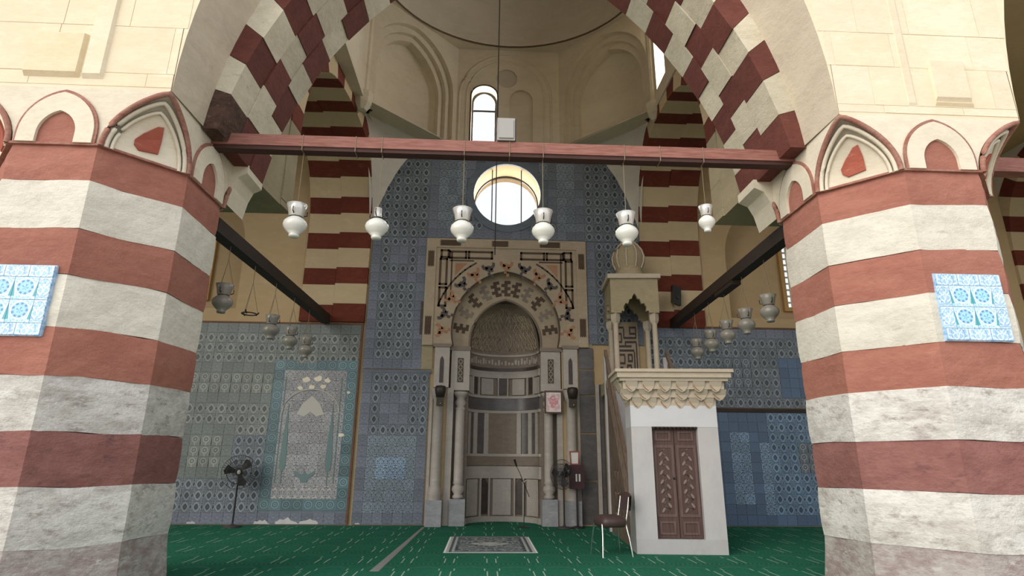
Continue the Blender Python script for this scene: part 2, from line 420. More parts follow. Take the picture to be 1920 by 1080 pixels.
# recess backs and lattice windows
def lattice_window(n, x0, x1, z0, z1, hole, yb):
    back = [(p[0]+(.001 if p[0] < 0 else -.001), p[1]) for p in hole]
    xm, xM, zm, zM = x0, x1, z0, z1
    o = MB().plate(hole, [[(x0, z0), (x1, z0), (x1, z1), (x0, z1)]], XZ(yb), XZ(yb+.15)).build('recess_back', 'inner_plaster', WB)
    W = thing('window_%d' % n, 'arched recess window with white lattice grille and gilt frame', 'window', (x0, yb, z0)); W['kind'] = 'structure'; del W['category']
    f = MB()
    f.plate([(x0-.1, z0-.1), (x1+.1, z0-.1), (x1+.1, z1+.1), (x0-.1, z1+.1)], [[(x0+.02, z0+.02), (x1-.02, z0+.02), (x1-.02, z1-.02), (x0+.02, z1-.02)]], XZ(yb-.12), XZ(yb))
    f.build('window_frame', 'gilt', W)
    MB().box(x0, x1, yb+.06, yb+.07, z0, z1).build('pane', 'window_glass', W)
    nx = 7; nz = int((z1-z0)/.19)
    bar = MB()
    for i in range(nx):
        x = x0+(x1-x0)*i/(nx-1); MB().box(x-.03, x+.03, yb+.0, yb+.045, z0, z1).build('grille_bar', 'white_plaster', W)
    for j in range(nz+1):
        z = z0+(z1-z0)*j/nz; MB().box(x0, x1, yb+.005, yb+.05, z-.025, z+.025).build('grille_bar', 'white_plaster', W)
lattice_window(1, 9.05, 10.35, 6.05, 8.45, recess_r, D+.75)
lattice_window(2, -9.4, -8.1, 6.05, 8.3, recess_l, D+.75)

# ------------------------------------------------------------ side walls, ceilings over the aisles
struct(MB().box(-19.8, -19.5, 6.7, 17.1, 0, 10.9).build('wall_left', 'inner_plaster'))
struct(MB().box(19.5, 19.8, 6.7, 17.1, 0, 10.9).build('wall_right', 'inner_plaster'))
cl = MB(); cl.box(-19.8, -5.1, 9.15, 17.1, 10.8, 11.1); cl.box(6.2, 19.8, 9.15, 17.1, 10.8, 11.1); cl.box(-5.1, -4.3, 9.15, 17.1, 10.8, 11.1); cl.box(5.4, 6.2, 9.15, 17.1, 10.8, 11.1)
struct(cl.build('ceiling', 'inner_plaster'))

# ------------------------------------------------------------ octagonal pillars
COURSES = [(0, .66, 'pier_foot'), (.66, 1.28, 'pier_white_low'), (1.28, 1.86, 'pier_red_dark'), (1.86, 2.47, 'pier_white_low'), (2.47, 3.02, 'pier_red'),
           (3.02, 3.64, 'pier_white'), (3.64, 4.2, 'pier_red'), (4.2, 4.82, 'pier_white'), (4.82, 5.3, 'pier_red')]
CUT = .745
def octo(cx, cy, h, e=0.0):
    k = h-CUT
    return [(cx-k, cy-h), (cx+k, cy-h), (cx+h, cy-k), (cx+h, cy+k), (cx+k, cy+h), (cx-k, cy+h), (cx-h, cy+k), (cx-h, cy-k)]
def wfun(h):      # half width of a pointed corner niche at relative height h
    return max(0.0, (1-h**2.1)**.78)
def pillar(cx, cy, label, tiles):
    H = 1.265
    P = thing('octagonal_pillar', label, 'pillar', (cx, cy, 0))
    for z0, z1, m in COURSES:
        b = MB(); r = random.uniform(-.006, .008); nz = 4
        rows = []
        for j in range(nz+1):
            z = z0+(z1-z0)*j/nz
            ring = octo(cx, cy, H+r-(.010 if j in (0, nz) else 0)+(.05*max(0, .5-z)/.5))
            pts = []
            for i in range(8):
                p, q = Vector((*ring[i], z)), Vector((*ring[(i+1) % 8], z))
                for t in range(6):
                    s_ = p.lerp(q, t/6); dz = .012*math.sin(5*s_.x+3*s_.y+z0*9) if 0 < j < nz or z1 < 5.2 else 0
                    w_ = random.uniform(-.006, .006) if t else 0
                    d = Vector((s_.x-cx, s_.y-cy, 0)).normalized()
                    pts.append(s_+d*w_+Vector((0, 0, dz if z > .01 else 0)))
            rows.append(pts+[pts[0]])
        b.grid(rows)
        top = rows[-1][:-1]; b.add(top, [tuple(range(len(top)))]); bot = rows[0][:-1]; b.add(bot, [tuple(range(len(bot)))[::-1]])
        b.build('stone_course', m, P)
    # dark ledge line under the niches
    b = MB(); ring = octo(cx, cy, H+.025); b.hexa
    b.plate(ring, [], lambda u, v: (u, v, 5.325), lambda u, v: (u, v, 5.295)); b.build('ledge', 'rim_paint', P)
    # block that turns the octagon into a square, its corners hollowed by pointed niches
    zb, hh = 5.3, .82
    N = 14
    hs = [1-(1-i/N)**1.4 for i in range(N+1)]
    b = MB()
    faces = [((-1, -1), (1, -1)), ((1, -1), (1, 1)), ((1, 1), (-1, 1)), ((-1, 1), (-1, -1))]
    for c0, c1 in faces:
        p0 = Vector((cx+c0[0]*H, cy+c0[1]*H, 0)); p1 = Vector((cx+c1[0]*H, cy+c1[1]*H, 0)); d = (p1-p0).normalized(); L = (p1-p0).length
        left = [(CUT*wfun(h), zb+hh*h) for h in hs]; right = [(L-CUT*wfun(h), zb+hh*h) for h in hs]
        poly = left+right[::-1]
        m = lambda u, v: tuple(p0+d*u+Vector((0, 0, v)))
        n_ = Vector((d.y, -d.x, 0)); mb_ = lambda u, v: tuple(p0+d*u-n_*.05+Vector((0, 0, v)))
        rows = [[m(left[i][0]+(right[i][0]-left[i][0])*t/4, left[i][1]) for t in range(5)] for i in range(N+1)]
        b.grid(rows)
    b.build('capital_block', 'white_plaster', P)
    for sx, sy in ((-1, -1), (1, -1), (1, 1), (-1, 1)):
        C = Vector((cx+sx*H, cy+sy*H, 0)); inn = Vector((-sx, -sy, 0)); lat = Vector((-sx, sy, 0))/math.sqrt(2)
        def S(a, h, dep=0.0):
            s_ = CUT*wfun(h)
            return C+inn*(s_/2)+lat*(a*CUT*math.sqrt(2)/2)+inn.normalized()*dep+Vector((0, 0, zb+hh*h))
        def arch(k, dep, n=14):
            pts = [(-k*wfun(h), k*h) for h in hs]+[(k*wfun(h), k*h) for h in hs[-2::-1]]
            return [S(a, h, dep) for a, h in pts]
        b = MB()
        k2 = .72
        rows = []
        for h in hs:
            rows.append([S(-wfun(h)+2*wfun(h)*t/12, h, .02) for t in range(13)])
        b.grid(rows); nb = b.build('corner_niche', 'grey_plaster', P)
        # hollowed inner field
        b = MB(); rows = []
        for h in hs:
            rows.append([S(k2*wfun(h)*(-1+2*t/10), k2*h, -.012) for t in range(11)])
        b.grid(rows); b.build('niche_field', 'white_plaster', P)
        MB().tube(arch(.965, -.04), .034, 8).build('niche_rim', 'rim_paint', P, True)
        MB().tube(arch(.86, -.035), .03, 8).build('niche_moulding', 'white_plaster', P, True)
        MB().tube(arch(.74, -.03), .024, 8).build('niche_moulding', 'white_plaster', P, True)
        b = MB()
        tri = [(sx*-a_, h_) for a_, h_ in ((-.32, .2), (-.2, .13), (.22, .17), (.22, .4), (.18, .58), (.05, .56), (-.2, .40), (-.33, .28))]
        F = [S(a, h, -.034) for a, h in tri]; Bk = [S(a, h, .0) for a, h in tri]
        n = len(tri); b.add(F+Bk, [tuple(range(n))]+[(i, (i+1) % n, n+(i+1) % n, n+i) for i in range(n)]); b.build('red_triangle', 'red_paint', P)
    # small arched niche on each straight face
    for k in range(4):
        ang = k*PI/2; R_ = Matrix.Rotation(ang, 3, 'Z')
        f = lambda dep: (lambda u, v: tuple(Vector((cx, cy, 0))+R_ @ Vector((u, -H-dep, v))))
        o1 = lancet(-.49, .49, 5.32, 6.07, .2, 10); i1 = lancet(-.455, .455, 5.32, 6.025, .2, 10); i2 = lancet(-.235, .235, 5.32, 5.76, .3, 10)
        ring = lambda A, B_: A+B_[::-1]
        MB().plate(ring(o1, i1), [], f(.03), f(-.01)).build('niche_rim', 'rim_paint', P)
        MB().plate(ring(i1, i2), [], f(.045), f(-.01)).build('niche_band', 'white_plaster', P)
        MB().plate(i2, [], f(.006), f(-.01)).build('niche_field', 'pier_red', P)
    return P
PR = pillar(5.97, 7.945, 'right-hand octagonal pillar with red and white bands and a blue tile square beside the pulpit aisle', True)
PL = pillar(-5.375, 7.945, 'left-hand octagonal pillar with red and white bands, opposite the pulpit side', True)
def tile_mesh(mat, s=T, g=.004, th=.02):
    b = MB(); h = s/2-g; b.box(-h, h, -th, 0, -h, h)
    me = bpy.data.meshes.new('tile'); me.from_pydata(b.v, [], b.f); me.materials.append(MATS[mat]); me.update(); return me
TM = {}
def tm(mat, sx=T, sz=T, th=.02):
    key = (mat, round(sx, 3), round(sz, 3))
    if key not in TM:
        b = MB(); b.box(-sx/2+.002, sx/2-.002, -th, 0, -sz/2+.002, sz/2-.002)
        me = bpy.data.meshes.new('tile'); me.from_pydata(b.v, [], b.f); me.materials.append(MATS[mat]); me.update(); TM[key] = me
    return TM[key]
for P, x0, x1, z0 in ((PR, 5.545, 6.375, 3.03), (PL, -5.80, -4.985, 2.9)):
    yf = 7.945-1.265-.012; W_ = x1-x0; bt = (W_-2*T)/2
    lab = 'blue and white floral tile square set in the right-hand striped pillar' if P is PR else 'blue and white floral tile square set in the left-hand striped pillar'
    TP = thing('tile_panel', lab, 'tile panel', ((x0+x1)/2, yf, z0))
    MB().box(x0-.01, x1+.01, yf-.012, yf+.03, z0-.01, z0+W_+.01).build('backing', 'tile_bright_border', TP)
    for i in range(2):
        for j in range(2): inst(tm('tile_bright'), 'tile', (x0+bt+T*(i+.5), yf-.012, z0+bt+T*(j+.5)), TP)
    for i in range(3):
        s_ = W_/3
        for zz in (z0+bt/2, z0+W_-bt/2): inst(tm('tile_bright_border', s_, bt), 'tile', (x0+s_*(i+.5), yf-.012, zz), TP)
    for i in range(2):
        for xx in (x0+bt/2, x1-bt/2): inst(tm('tile_bright_border', bt, T), 'tile', (xx, yf-.012, z0+bt+T*(i+.5)), TP)

# ------------------------------------------------------------ front arcade wall
FX = .3
Y0, YR, Y1 = 6.68, 7.5, 9.2
ZT = 13.6
SOF = []
def front_bay(b, cx):
    A = arc(4.4, 9.0, 6.0, 6.12, 22, cx); B = arc(4.4, 7.5, 5.5, 6.12, 22, cx)
    b.strip([(x, Y0, ZT) for x, z in A], [(x, Y0, z) for x, z in A])
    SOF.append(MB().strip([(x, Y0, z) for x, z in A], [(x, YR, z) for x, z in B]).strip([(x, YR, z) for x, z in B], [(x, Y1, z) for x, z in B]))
    b.strip([(x, Y1, z) for x, z in B], [(x, Y1, ZT) for x, z in B])
wf = MB()
for cx in (FX, FX+11.345, FX-11.345): front_bay(wf, cx)
for cx in (-5.375, 5.97, 5.97+11.345, -5.375-11.345): 
    wf.box(cx-1.26, cx+1.26, Y0, Y1, 6.12, ZT)
WF = wf.build('wall_front', 'cream_plaster'); struct(WF)
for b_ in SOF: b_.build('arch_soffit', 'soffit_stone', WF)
# dressed stones standing just proud of the wall beside the arch
def stones(x0, x1, z0, z1, hs, wmin, wmax, mats, clip):
    z = z0; k = 0
    while z < z1:
        h = hs[k % len(hs)]; x = x0-random.uniform(0, .3); k += 1
        while x < x1:
            wd = random.uniform(wmin, wmax); a, c = max(x, x0), min(x+wd, x1)
            x += wd
            if c-a < .12: continue
            lo = clip(z)
            a2 = max(a, lo[0]); c2 = min(c, lo[1])
            if c2-a2 < .1: continue
            e = random.uniform(.003, .009)
            MB().box(a2+.004, c2-.004, Y0-e, Y0+.03, z+.004, z+h-.004).build('stone', random.choice(mats), WF)
        z += h
def clip_right(z):
    d = 0 if z < 6.1 else 9-math.sqrt(max(0, 81-(z-6.0)**2)); return (4.70-d+.01, 7.24+d-.01)
def clip_left(z):
    d = 0 if z < 6.1 else 9-math.sqrt(max(0, 81-(z-6.0)**2)); return (-6.645-d+.01, -4.10+d-.01)
stones(4.3, 7.6, 6.16, 9.6, (.12, .62, .56, .70, .5), .45, 1.2, ('cream_stone', 'cream_stone', 'cream_plaster'), clip_right)
stones(-7.0, -3.8, 6.16, 9.6, (.2, .72, .66, .6), .7, 1.5, ('cream_plaster',), clip_left)
for x0, x1, z0, z1, th, m in ((-5.97, -5.28, 6.26, 6.92, .06, 'yellow_stone'), (-5.24, -4.98, 6.25, 9.0, .05, 'cream_stone'),
                              (6.10, 6.62, 6.36, 7.02, .045, 'cream_stone'), (6.08, 6.64, 6.28, 6.37, .03, 'yellow_stone'), (5.70, 5.84, 6.27, 9.0, .02, 'cream_stone')):
    b = MB(); e = .03
    b.hexa([(x0, Y0, z0), (x1, Y0, z0), (x1, Y0, z1), (x0, Y0, z1)], [(x0+e*.3, Y0-th, z0+e*2), (x1-e, Y0-th, z0+e*2), (x1-e, Y0-th, z1-e*.5), (x0+e*.3, Y0-th, z1-e*.5)])
    b.build('stone', m, WF)

# ------------------------------------------------------------ striped front arch
FA = thing('striped_arch', 'large pointed arch of red and white voussoirs spanning the two octagonal pillars', 'arch', (FX, 8.3, 6.1))
aI, RI, zI = 4.25, 7.0, 5.0; aO, RO, zO = 4.41, 7.51, 5.5
def tI(f): 
    t0 = math.asin(1.08/RI); t1 = math.acos((RI-aI)/RI); t = t0+(t1-t0)*f; return (RI-aI)-RI*math.cos(t), zI+RI*math.sin(t)
def tO(f):
    t0 = math.asin(.58/RO); t1 = math.acos((RO-aO)/RO); t = t0+(t1-t0)*f; return (RO-aO)-RO*math.cos(t), zO+RO*math.sin(t)
NV = 13
ys = [YR-.0, 8.1, 8.66, 9.22]
for sgn in (-1, 1):
    for r in range(3):
        ya, yb = ys[r]+(.004 if r else 0), ys[r+1]-.004
        off = (0, .16, .05)[r]+ (0.1 if sgn > 0 else 0)
        bnd = [0]+[min(1, (i+off*(-1 if r == 2 else 1)+random.uniform(-.08, .08))/NV) for i in range(1, NV)]+[1]
        for i in range(NV):
            f0, f1 = bnd[i]+.0006, bnd[i+1]-.0006
            p = random.uniform(-.02, .012)
            q = []
            for f in (f0, f1):
                (xi, zi), (xo, zo) = tI(f), tO(f)
                dv = Vector((xo-xi, zo-zi)).normalized()*p
                q.append(((xi+dv.x, zi+dv.y), (xo, zo)))
            pts = [q[0][0], q[0][1], q[1][1], q[1][0]]
            fx = (lambda x: FX+x) if sgn < 0 else (lambda x: FX-x)
            b = MB(); b.hexa([(fx(x), ya, z) for x, z in pts], [(fx(x), yb, z) for x, z in pts])
            red = (i % 2 == 0)
            m = 'arch_red' if red else 'arch_white'
            if i == 0 and sgn < 0 and r == 0: m = 'broken_stone'
            b.build('voussoir', m, FA)

# ------------------------------------------------------------ side arches and the walls on them
def _table():
    pts = []; z = 5.21
    pts.append((AS, 5.21)); 
    n = 240
    for i in range(n+1):
        t = PI*i/n; c, s_ = math.cos(t), math.sin(t)
        pts.append((AS*math.copysign(abs(c)**(2/PS), c), ZS+HS*abs(s_)**(2/PS)))
    pts.append((-AS, 6.12)); S = [0.0]
    for a, b in zip(pts, pts[1:]): S.append(S[-1]+math.hypot(b[0]-a[0], b[1]-a[1]))
    return pts, S
def side_path(s):
    """intrados from the back wall foot over the crown to the pillar: point and outward normal in y, z"""
    lo = 0
    while lo < len(SS)-2 and SS[lo+1] < s: lo += 1
    a, b = SP[lo], SP[lo+1]; L = SS[lo+1]-SS[lo]; f = (s-SS[lo])/L if L else 0
    d = ((b[0]-a[0])/L, (b[1]-a[1])/L) if L else (0, 1)
    return (YM+a[0]+(b[0]-a[0])*f, a[1]+(b[1]-a[1])*f), (d[1], -d[0])
YM, AS, ZS, HS, PS = 13.2, 2.62, 7.4, 3.02, 2.7
SP, SS = _table()
def side_arch(x0, x1, shear, label, first=('side_red', 'side_cream')):
    KX_ = lambda y: shear*(YM+AS-y)
    A = thing('striped_arch', label, 'arch', ((x0+x1)/2, YM+AS, 5.2), 0, None)
    tot = SS[-1]
    xm = (x0+x1)/2
    for half in range(2):
        s = 0.0; k = 0; xa, xb = ((x0, xm-.002), (xm+.002, x1))[half]
        while s < tot-.05:
            h = (.47, .585)[k % 2]
            sa, sb = s, min(s+h, tot)
            if half and k: sa += .05
            if half and sb < tot: sb += .05
            n = 3; P_ = []
            for i in range(n+1):
                p, nn = side_path(sa+.003+(sb-sa-.006)*i/n)
                P_.append((p, (min(D, max(8.72, p[0]+nn[0]*.46)), p[1]+nn[1]*.46)))
            b = MB(); pr = random.uniform(-.008, .008)
            poly = [p for p, e in P_]+[e for p, e in P_[::-1]]
            # quads between successive sections keep the wedge solid
            for i in range(n):
                (p, e), (p2, e2) = P_[i], P_[i+1]
                b.hexa(*[[(x+pr+KX_(t[0]), t[0], t[1]) for t in (p, e, e2, p2)] for x in (xa, xb)])
            b.build('voussoir', first[k % 2] if s < SS[-2]-.9 else 'foot_stone', A)
            s += h; k += 1
    # plastered wall above the arch ring
    b = MB(); n = 36; C = []
    for i in range(n+1):
        s = SS[1]+(SS[-2]-SS[1])*i/n; p, nn = side_path(s); C.append((min(D, max(8.75, p[0]+nn[0]*.44)), p[1]+nn[1]*.44))
    yf_ = C[-1][0]; q_ = [(9.19, 6.12), (yf_, 6.12), (yf_, 10.85), (9.19, 10.85)]
    MB().hexa(*[[(x+KX_(y), y, z) for y, z in q_] for x in (x0+.02, x1-.02)]).build('pier_block', 'foot_stone', A)
    C = [(D, C[0][1]-.0)]+C
    xa, xb = x0+.03, x1-.03
    for x in (xa, xb): b.strip([(x+KX_(y), y, z) for y, z in C], [(x+KX_(y), y, 10.85) for y, z in C])
    b.strip([(xa+KX_(y), y, z) for y, z in C], [(xb+KX_(y), y, z) for y, z in C])
    b.build('spandrel', 'pendentive_plaster', A)
    return A
def corbel(x0, x1, label_parent):
    prof = [(x0, 5.42), (x0+(x1-x0)*.22, 5.72), (x0+(x1-x0)*.5, 5.90), (x1, 5.97), (x1, 6.12), (x0, 6.12)]
    MB().plate(prof, [], XZ(8.62), XZ(9.24)).build('corbel', 'white_plaster', label_parent)
corbel(-4.11, -3.86, PL); corbel(4.71, 4.40, PR)
side_arch(-5.13, -3.36, -.085, 'striped side arch between the left-hand pillar and the back wall')
side_arch(4.44, 6.2, .01, 'striped side arch behind the stone pulpit')
side_arch(15.85, 17.6, 0, 'far striped side arch glimpsed past the outer edge of the right-hand pillar')

# ------------------------------------------------------------ pendentives, drum, dome
X0, X1, YB, YF, CT, ZD = -3.36, 4.46, D, 8.8, 2.3, 10.8
CEIL = MB().box(X0-1.5, X1+1.5, YF-1.2, YB+1.2, 18.6, 18.8).build('ceiling_dome', 'dome_plaster'); struct(CEIL); CEIL.name = 'ceiling'
for sx, sy in ((-1, 1), (1, 1)):
    cx_, cy_ = (X0 if sx < 0 else X1), YB
    rows = []
    for i in range(15):
        g = i/14; z = 7.75+(ZD+.05-7.75)*(1-(1-g)**3)
        a = Vector((cx_-sx*CT*g, cy_-.002, z)); c_ = Vector((cx_+(-.085*CT*g-.06 if sx < 0 else .06), cy_-CT*g, z)); mid = Vector((cx_, cy_, z))
        rows.append([a.lerp(c_, t/8).lerp(mid, .28*(1-g**3)*math.sin(PI*t/8)) for t in range(9)])
    o = MB().grid(rows).build('pendentive', 'pendentive_plaster', CEIL, True)
for bx_ in ((X0-1.0, X0+.02), (X1-.02, X1+1.0)): MB().box(*bx_, YF-.1, YB-CT+.05, 10.72, 10.86).build('drum_ledge', 'drum_plaster', CEIL)
corners = [(X0+CT, YB), (X1-CT, YB), (X1, YB-CT), (X1, YF+CT), (X1-CT, YF), (X0+CT, YF), (X0, YF+CT), (X0, YB-CT)]
ZR = 14.3
for px_, py_, sx in ((X0, YB-CT, 1), (X1, YB-CT, -1), (X0+CT, YB, 0), (X1-CT, YB, 0)):
    if sx: MB().lathe([(.001, 10.42), (.12, 10.44), (.24, 10.62), (.27, 10.84), (.27, 10.94), (.13, 11.0), (.13, 14.28)], (px_-.04*sx, py_+.02, 0), 8).build('corner_colonnette', 'drum_plaster', CEIL)
def drum_side(i, holes, zlow=ZD, thick=.55):
    p = Vector((*corners[i], 0)); q = Vector((*corners[(i+1) % 8], 0)); d = (q-p).normalized(); L = (q-p).length
    n_ = Vector((-d.y, d.x, 0))     # outward
    if (p+q).dot(n_)/2 < Vector(((X0+X1)/2, (YB+YF)/2, 0)).dot(n_): n_ = -n_
    f = lambda dep: (lambda u, v: tuple(p+d*u+n_*dep+Vector((0, 0, v))))
    b = MB(); b.plate([(0, zlow), (L, zlow), (L, ZR), (0, ZR)], holes(L), f(0), f(thick))
    b.build('drum_wall', 'drum_plaster', CEIL)
    return f, L
f, L = drum_side(0, lambda L: [lancet(.46, 1.26, 10.95, 12.95, .82, 8), lancet(1.66, 2.38, 10.95, 12.85, .8, 8), circle(1.56, 13.25, .34, 24)])
MB().plate(lancet(1.6, 2.44, 10.9, 12.95, .8, 8), [], f(.09), f(.14)).build('blind_window', 'drum_plaster', CEIL)
MB().plate(circle(1.56, 13.25, .4, 24), [], f(.05), f(.1)).build('roundel', 'dome_plaster', CEIL)
for k_, r_ in ((1.44, .045), (1.22, .035)):
    A_ = [(1.52-k_, 10.8)]+arc(k_, k_*1.06, 14.05-k_*1.03-(1.44-k_), 14.05-k_*1.03-(1.44-k_), 12, 1.52)+[(1.52+k_, 10.8)]
    MB().tube([f(.01)(*p) for p in A_], r_, 6).build('arch_moulding', 'drum_plaster', CEIL, True)
def arched_window(n, f, u0, u1, z0, z1, label):
    W = thing('window_%d' % n, label, 'window', f(.3)((u0+u1)/2, z0)); W['kind'] = 'structure'; del W['category']
    o_ = lancet(u0, u1, z0, z1, .8, 8); i_ = lancet(u0+.06, u1-.06, z0+.05, z1-.06, .8, 8)
    MB().plate(o_, [i_], f(.34), f(.42)).build('window_frame', 'iron', W)
    MB().plate(o_, [], f(.38), f(.385)).build('pane', 'window_glass', W)
    zt = z0+(z1-z0)*.62
    MB().plate([(u0+.04, zt), (u1-.04, zt), (u1-.04, zt+.07), (u0+.04, zt+.07)], [], f(.30), f(.36)).build('transom', 'iron', W)
arched_window(3, f, .46, 1.26, 10.95, 12.95, 'small arched drum window above the beam loudspeaker')
# reveal edge
MB().tube([f(.01)(*p) for p in lancet(.44, 1.28, 10.9, 12.98, .82, 8)], .03, 6).build('window_edge', 'mihrab_brown', CEIL, True)
def niche_side(i):
    hole = lambda L: [lancet(L/2-1.48, L/2+1.48, ZD+.02, 14.05, .5, 12)]
    f, L = drum_side(i, hole)
    for k, dep in ((0, .16), (1, .30)):
        e = .17*(k+1); A = lancet(L/2-1.52, L/2+1.52, ZD, 14.1, .5, 12); B = lancet(L/2-1.48+e, L/2+1.48-e, ZD, 14.05-e, .5, 12)
        MB().plate(A+B[::-1], [], f(dep), f(dep+.25)).build('niche_step', 'drum_plaster', CEIL)
    rows = []; a = 1.2
    for j in range(17):
        t = j/16; z = ZD-.05+(12.2-ZD)*min(1, t/.5) if t <= .5 else 12.2+(13.76-12.2)*math.sin((t-.5)*PI)
        wd = a if t <= .5 else a*math.cos((t-.5)*PI)
        rows.append([f(.32+.55*math.sin(PI*k/14)*(wd/a)**.5)(L/2-wd*math.cos(PI*k/14), z) for k in range(15)])
    MB().grid(rows).build('niche_hollow', 'drum_plaster', CEIL, True)
niche_side(1); niche_side(7)
wside = lambda L: [lancet(L/2-1.0, L/2-.25, 11.2, 13.7, .82, 8), lancet(L/2+.25, L/2+1.0, 11.2, 13.7, .82, 8)]
f2, L2 = drum_side(2, wside)
for u in (L2/2-1.0, L2/2+.25): arched_window(4 if u < L2/2-.5 else 5, f2, u, u+.75, 11.2, 13.7, 'arched window in the side of the drum')
drum_side(6, lambda L: [])
for i in (3, 4, 5): drum_side(i, lambda L: [], 11.7)
rx, ry = 3.80, 3.42; cx_, cy_ = (X0+X1)/2, (YB+YF)/2
ell = lambda k, n=64: [(cx_+rx*k*math.cos(2*PI*i/n), cy_+ry*k*math.sin(2*PI*i/n)) for i in range(n)]
oct_out = [(cx_+(x-cx_)*1.12, cy_+(y-cy_)*1.12) for x, y in corners]
MB().plate(oct_out, [ell(.985)], lambda u, v: (u, v, ZR), lambda u, v: (u, v, ZR+.06)).build('drum_cornice', 'drum_plaster', CEIL)
b = MB(); b.lathe([(1.0, 0), (.985, .15), (.94, .9), (.85, 1.7), (.7, 2.6), (.5, 3.3), (.25, 3.75), (.001, 3.9)], (0, 0, 0), 64)
b.v = [(cx_+x*rx, cy_+y*ry, ZR+.10+z) for x, y, z in b.v]; b.build('dome', 'dome_plaster', CEIL, True)
b = MB(); b.lathe([(1.02, .05), (1.02, .12)], (0, 0, 0), 64); b.v = [(cx_+x*rx, cy_+y*ry, ZR+z) for x, y, z in b.v]; b.build('dome_crack_shadow', 'iron', CEIL)  # dark ring painted in as the shadow line of the rim crack
MB().tube([(cx_+rx*.988*math.cos(2*PI*i/64), cy_+ry*.988*math.sin(2*PI*i/64), ZR-.0) for i in range(64)], .028, 6, close=True).build('dome_rim', 'mihrab_brown', CEIL)

# ------------------------------------------------------------ round window
RW = thing('window_8', 'large round window with two iron bars over the mihrab', 'window', (XC, D, 8.2)); RW['kind'] = 'structure'; del RW['category']
MB().plate(circle(XC, 9.2, 1.22, 48), [circle(XC, 9.2, .995, 48)], XZ(D-.06), XZ(D+.02)).build('surround', 'blue_backing', RW)
MB().plate(circle(XC, 9.2, .995, 48), [circle(XC, 9.2, .965, 48)], XZ(D+.75), XZ(D+.82)).build('window_frame', 'iron', RW)
MB().plate(circle(XC, 9.2, .98, 48), [], XZ(D+.78), XZ(D+.785)).build('pane', 'window_glass', RW)
for x in (.1, .98): 
    h = math.sqrt(1-(x-XC)**2)-.02
    MB().tube([(x, D+.12, 9.2-h), (x, D+.12, 9.2+h)], .018, 6).build('bar', 'iron', RW)

# ------------------------------------------------------------ glazed tiles of the back wall
def inside_mihrab(x0, x1, z0, z1): return x1 > -1.70 and x0 < 2.80 and z0 < 7.74
def tile_field(name_label, x0, x1, z0, z1, pick, back='blue_backing', backing=None):
    P = thing('tile_panel', name_label, 'tile panel', ((x0+x1)/2, D-.02, z0))
    if backing: backing(P)
    else: MB().box(x0, x1, D-.03, D, z0, z1).build('backing', back, P)
    nx = max(1, round((x1-x0)/T)); nz = max(1, round((z1-z0)/T)); w_, h_ = (x1-x0)/nx, (z1-z0)/nz
    for j in range(nz):
        for i in range(nx):
            xc, zc = x0+(i+.5)*w_, z0+(j+.5)*h_
            m = pick(xc, zc, i, j, nx, nz)
            if m is None: continue
            o = inst(tm(m), 'tile', (xc, D-.028+random.uniform(-.003, .003), zc), P); o.scale = (w_/T, 1, h_/T)
    return P
# left aisle wall: grey-green field, framed tree panel
def pick_left(x, z, i, j, nx, nz):
    if -5.62 < x < -3.36 and .35 < z < 4.15: return None
    if z < .32: return 'tile_dado_blue'
    if -7.75 < x < -6.42 and 1.1 < z < 2.45: return 'tile_goblet_green' if -7.5 < x < -6.66 and 1.36 < z < 2.2 else 'tile_dado_green'
    if x < -5.6 and 3.25 < z < 3.82: return 'tile_goblet_green'
    if x < -5.6 and (3.02 < z < 3.25 or 3.82 < z < 4.05): return 'tile_dado_green'
    if j == nz-1: return 'tile_dado_green'
    return 'tile_ogee_slate' if z < 2.2 else 'tile_ogee_green'
TL = tile_field('grey-green patterned tile wall behind the standing fan, left of the framed tree panel', -8.1, -3.42, .02, 5.13, pick_left,
    backing=lambda P: MB().plate([(-8.1, .02), (-3.42, .02), (-3.42, 5.13), (-8.1, 5.13)], [[(-5.62, .35), (-3.43, .35), (-3.43, 4.15), (-5.62, 4.15)]], XZ(D-.03), XZ(D)).build('backing', 'blue_backing', P))
# red-brown edging strips
for nm, bx in (('trim_1', (-8.1, -3.36, D-.05, D, 5.13, 5.18)), ('trim_2', (-3.42, -3.365, D-.06, D, .02, 5.2)), ('trim_3', (4.5, 9.5, D-.06, D, 5.22, 5.27)), ('trim_4', (4.5, 9.5, D-.08, D, 2.9, 3.0))):
    struct(MB().box(*bx).build(nm, 'beam_dark' if nm == 'trim_4' else 'trim_brown'))
TP = thing('tile_panel', 'tall framed tile panel of pale arabesque with two cypress trees and teal border', 'tile panel', (-4.49, D-.02, .35))
bx0, bx1, bz0, bz1 = -5.62, -3.36-.06, .35, 4.15
MB().box(bx0, bx1, D-.03, D, bz0, bz1).build('backing', 'blue_backing', TP)
nx, nz = 8, 14; w_, h_ = (bx1-bx0)/nx, (bz1-bz0)/nz
for i in range(nx):
    for j in range(nz):
        edge = i in (0, nx-1) or j in (0, nz-1)
        xc, zc = bx0+(i+.5)*w_, bz0+(j+.5)*h_
        m = 'tile_ring_teal' if edge else ('tile_ogee_slate' if False else 'tile_arabesque_pale')
        o = inst(tm(m), 'tile', (xc, D-.028, zc), TP); o.scale = (w_/T, 1, h_/T)
fz = D-.052
for x in (-5.14, -3.98):
    b = MB(); b.plate([(x-.07, 1.35), (x, 1.27), (x+.07, 1.35), (x+.085, 1.6), (x+.06, 2.1), (x, 3.0), (x-.06, 2.1), (x-.085, 1.6)], [], XZ(fz-.006), XZ(fz+.01)); b.build('cypress', 'cypress_teal', TP)
    MB().box(x-.015, x+.015, fz-.005, fz+.01, .98, 1.3).build('cypress_stem', 'cypress_teal', TP)
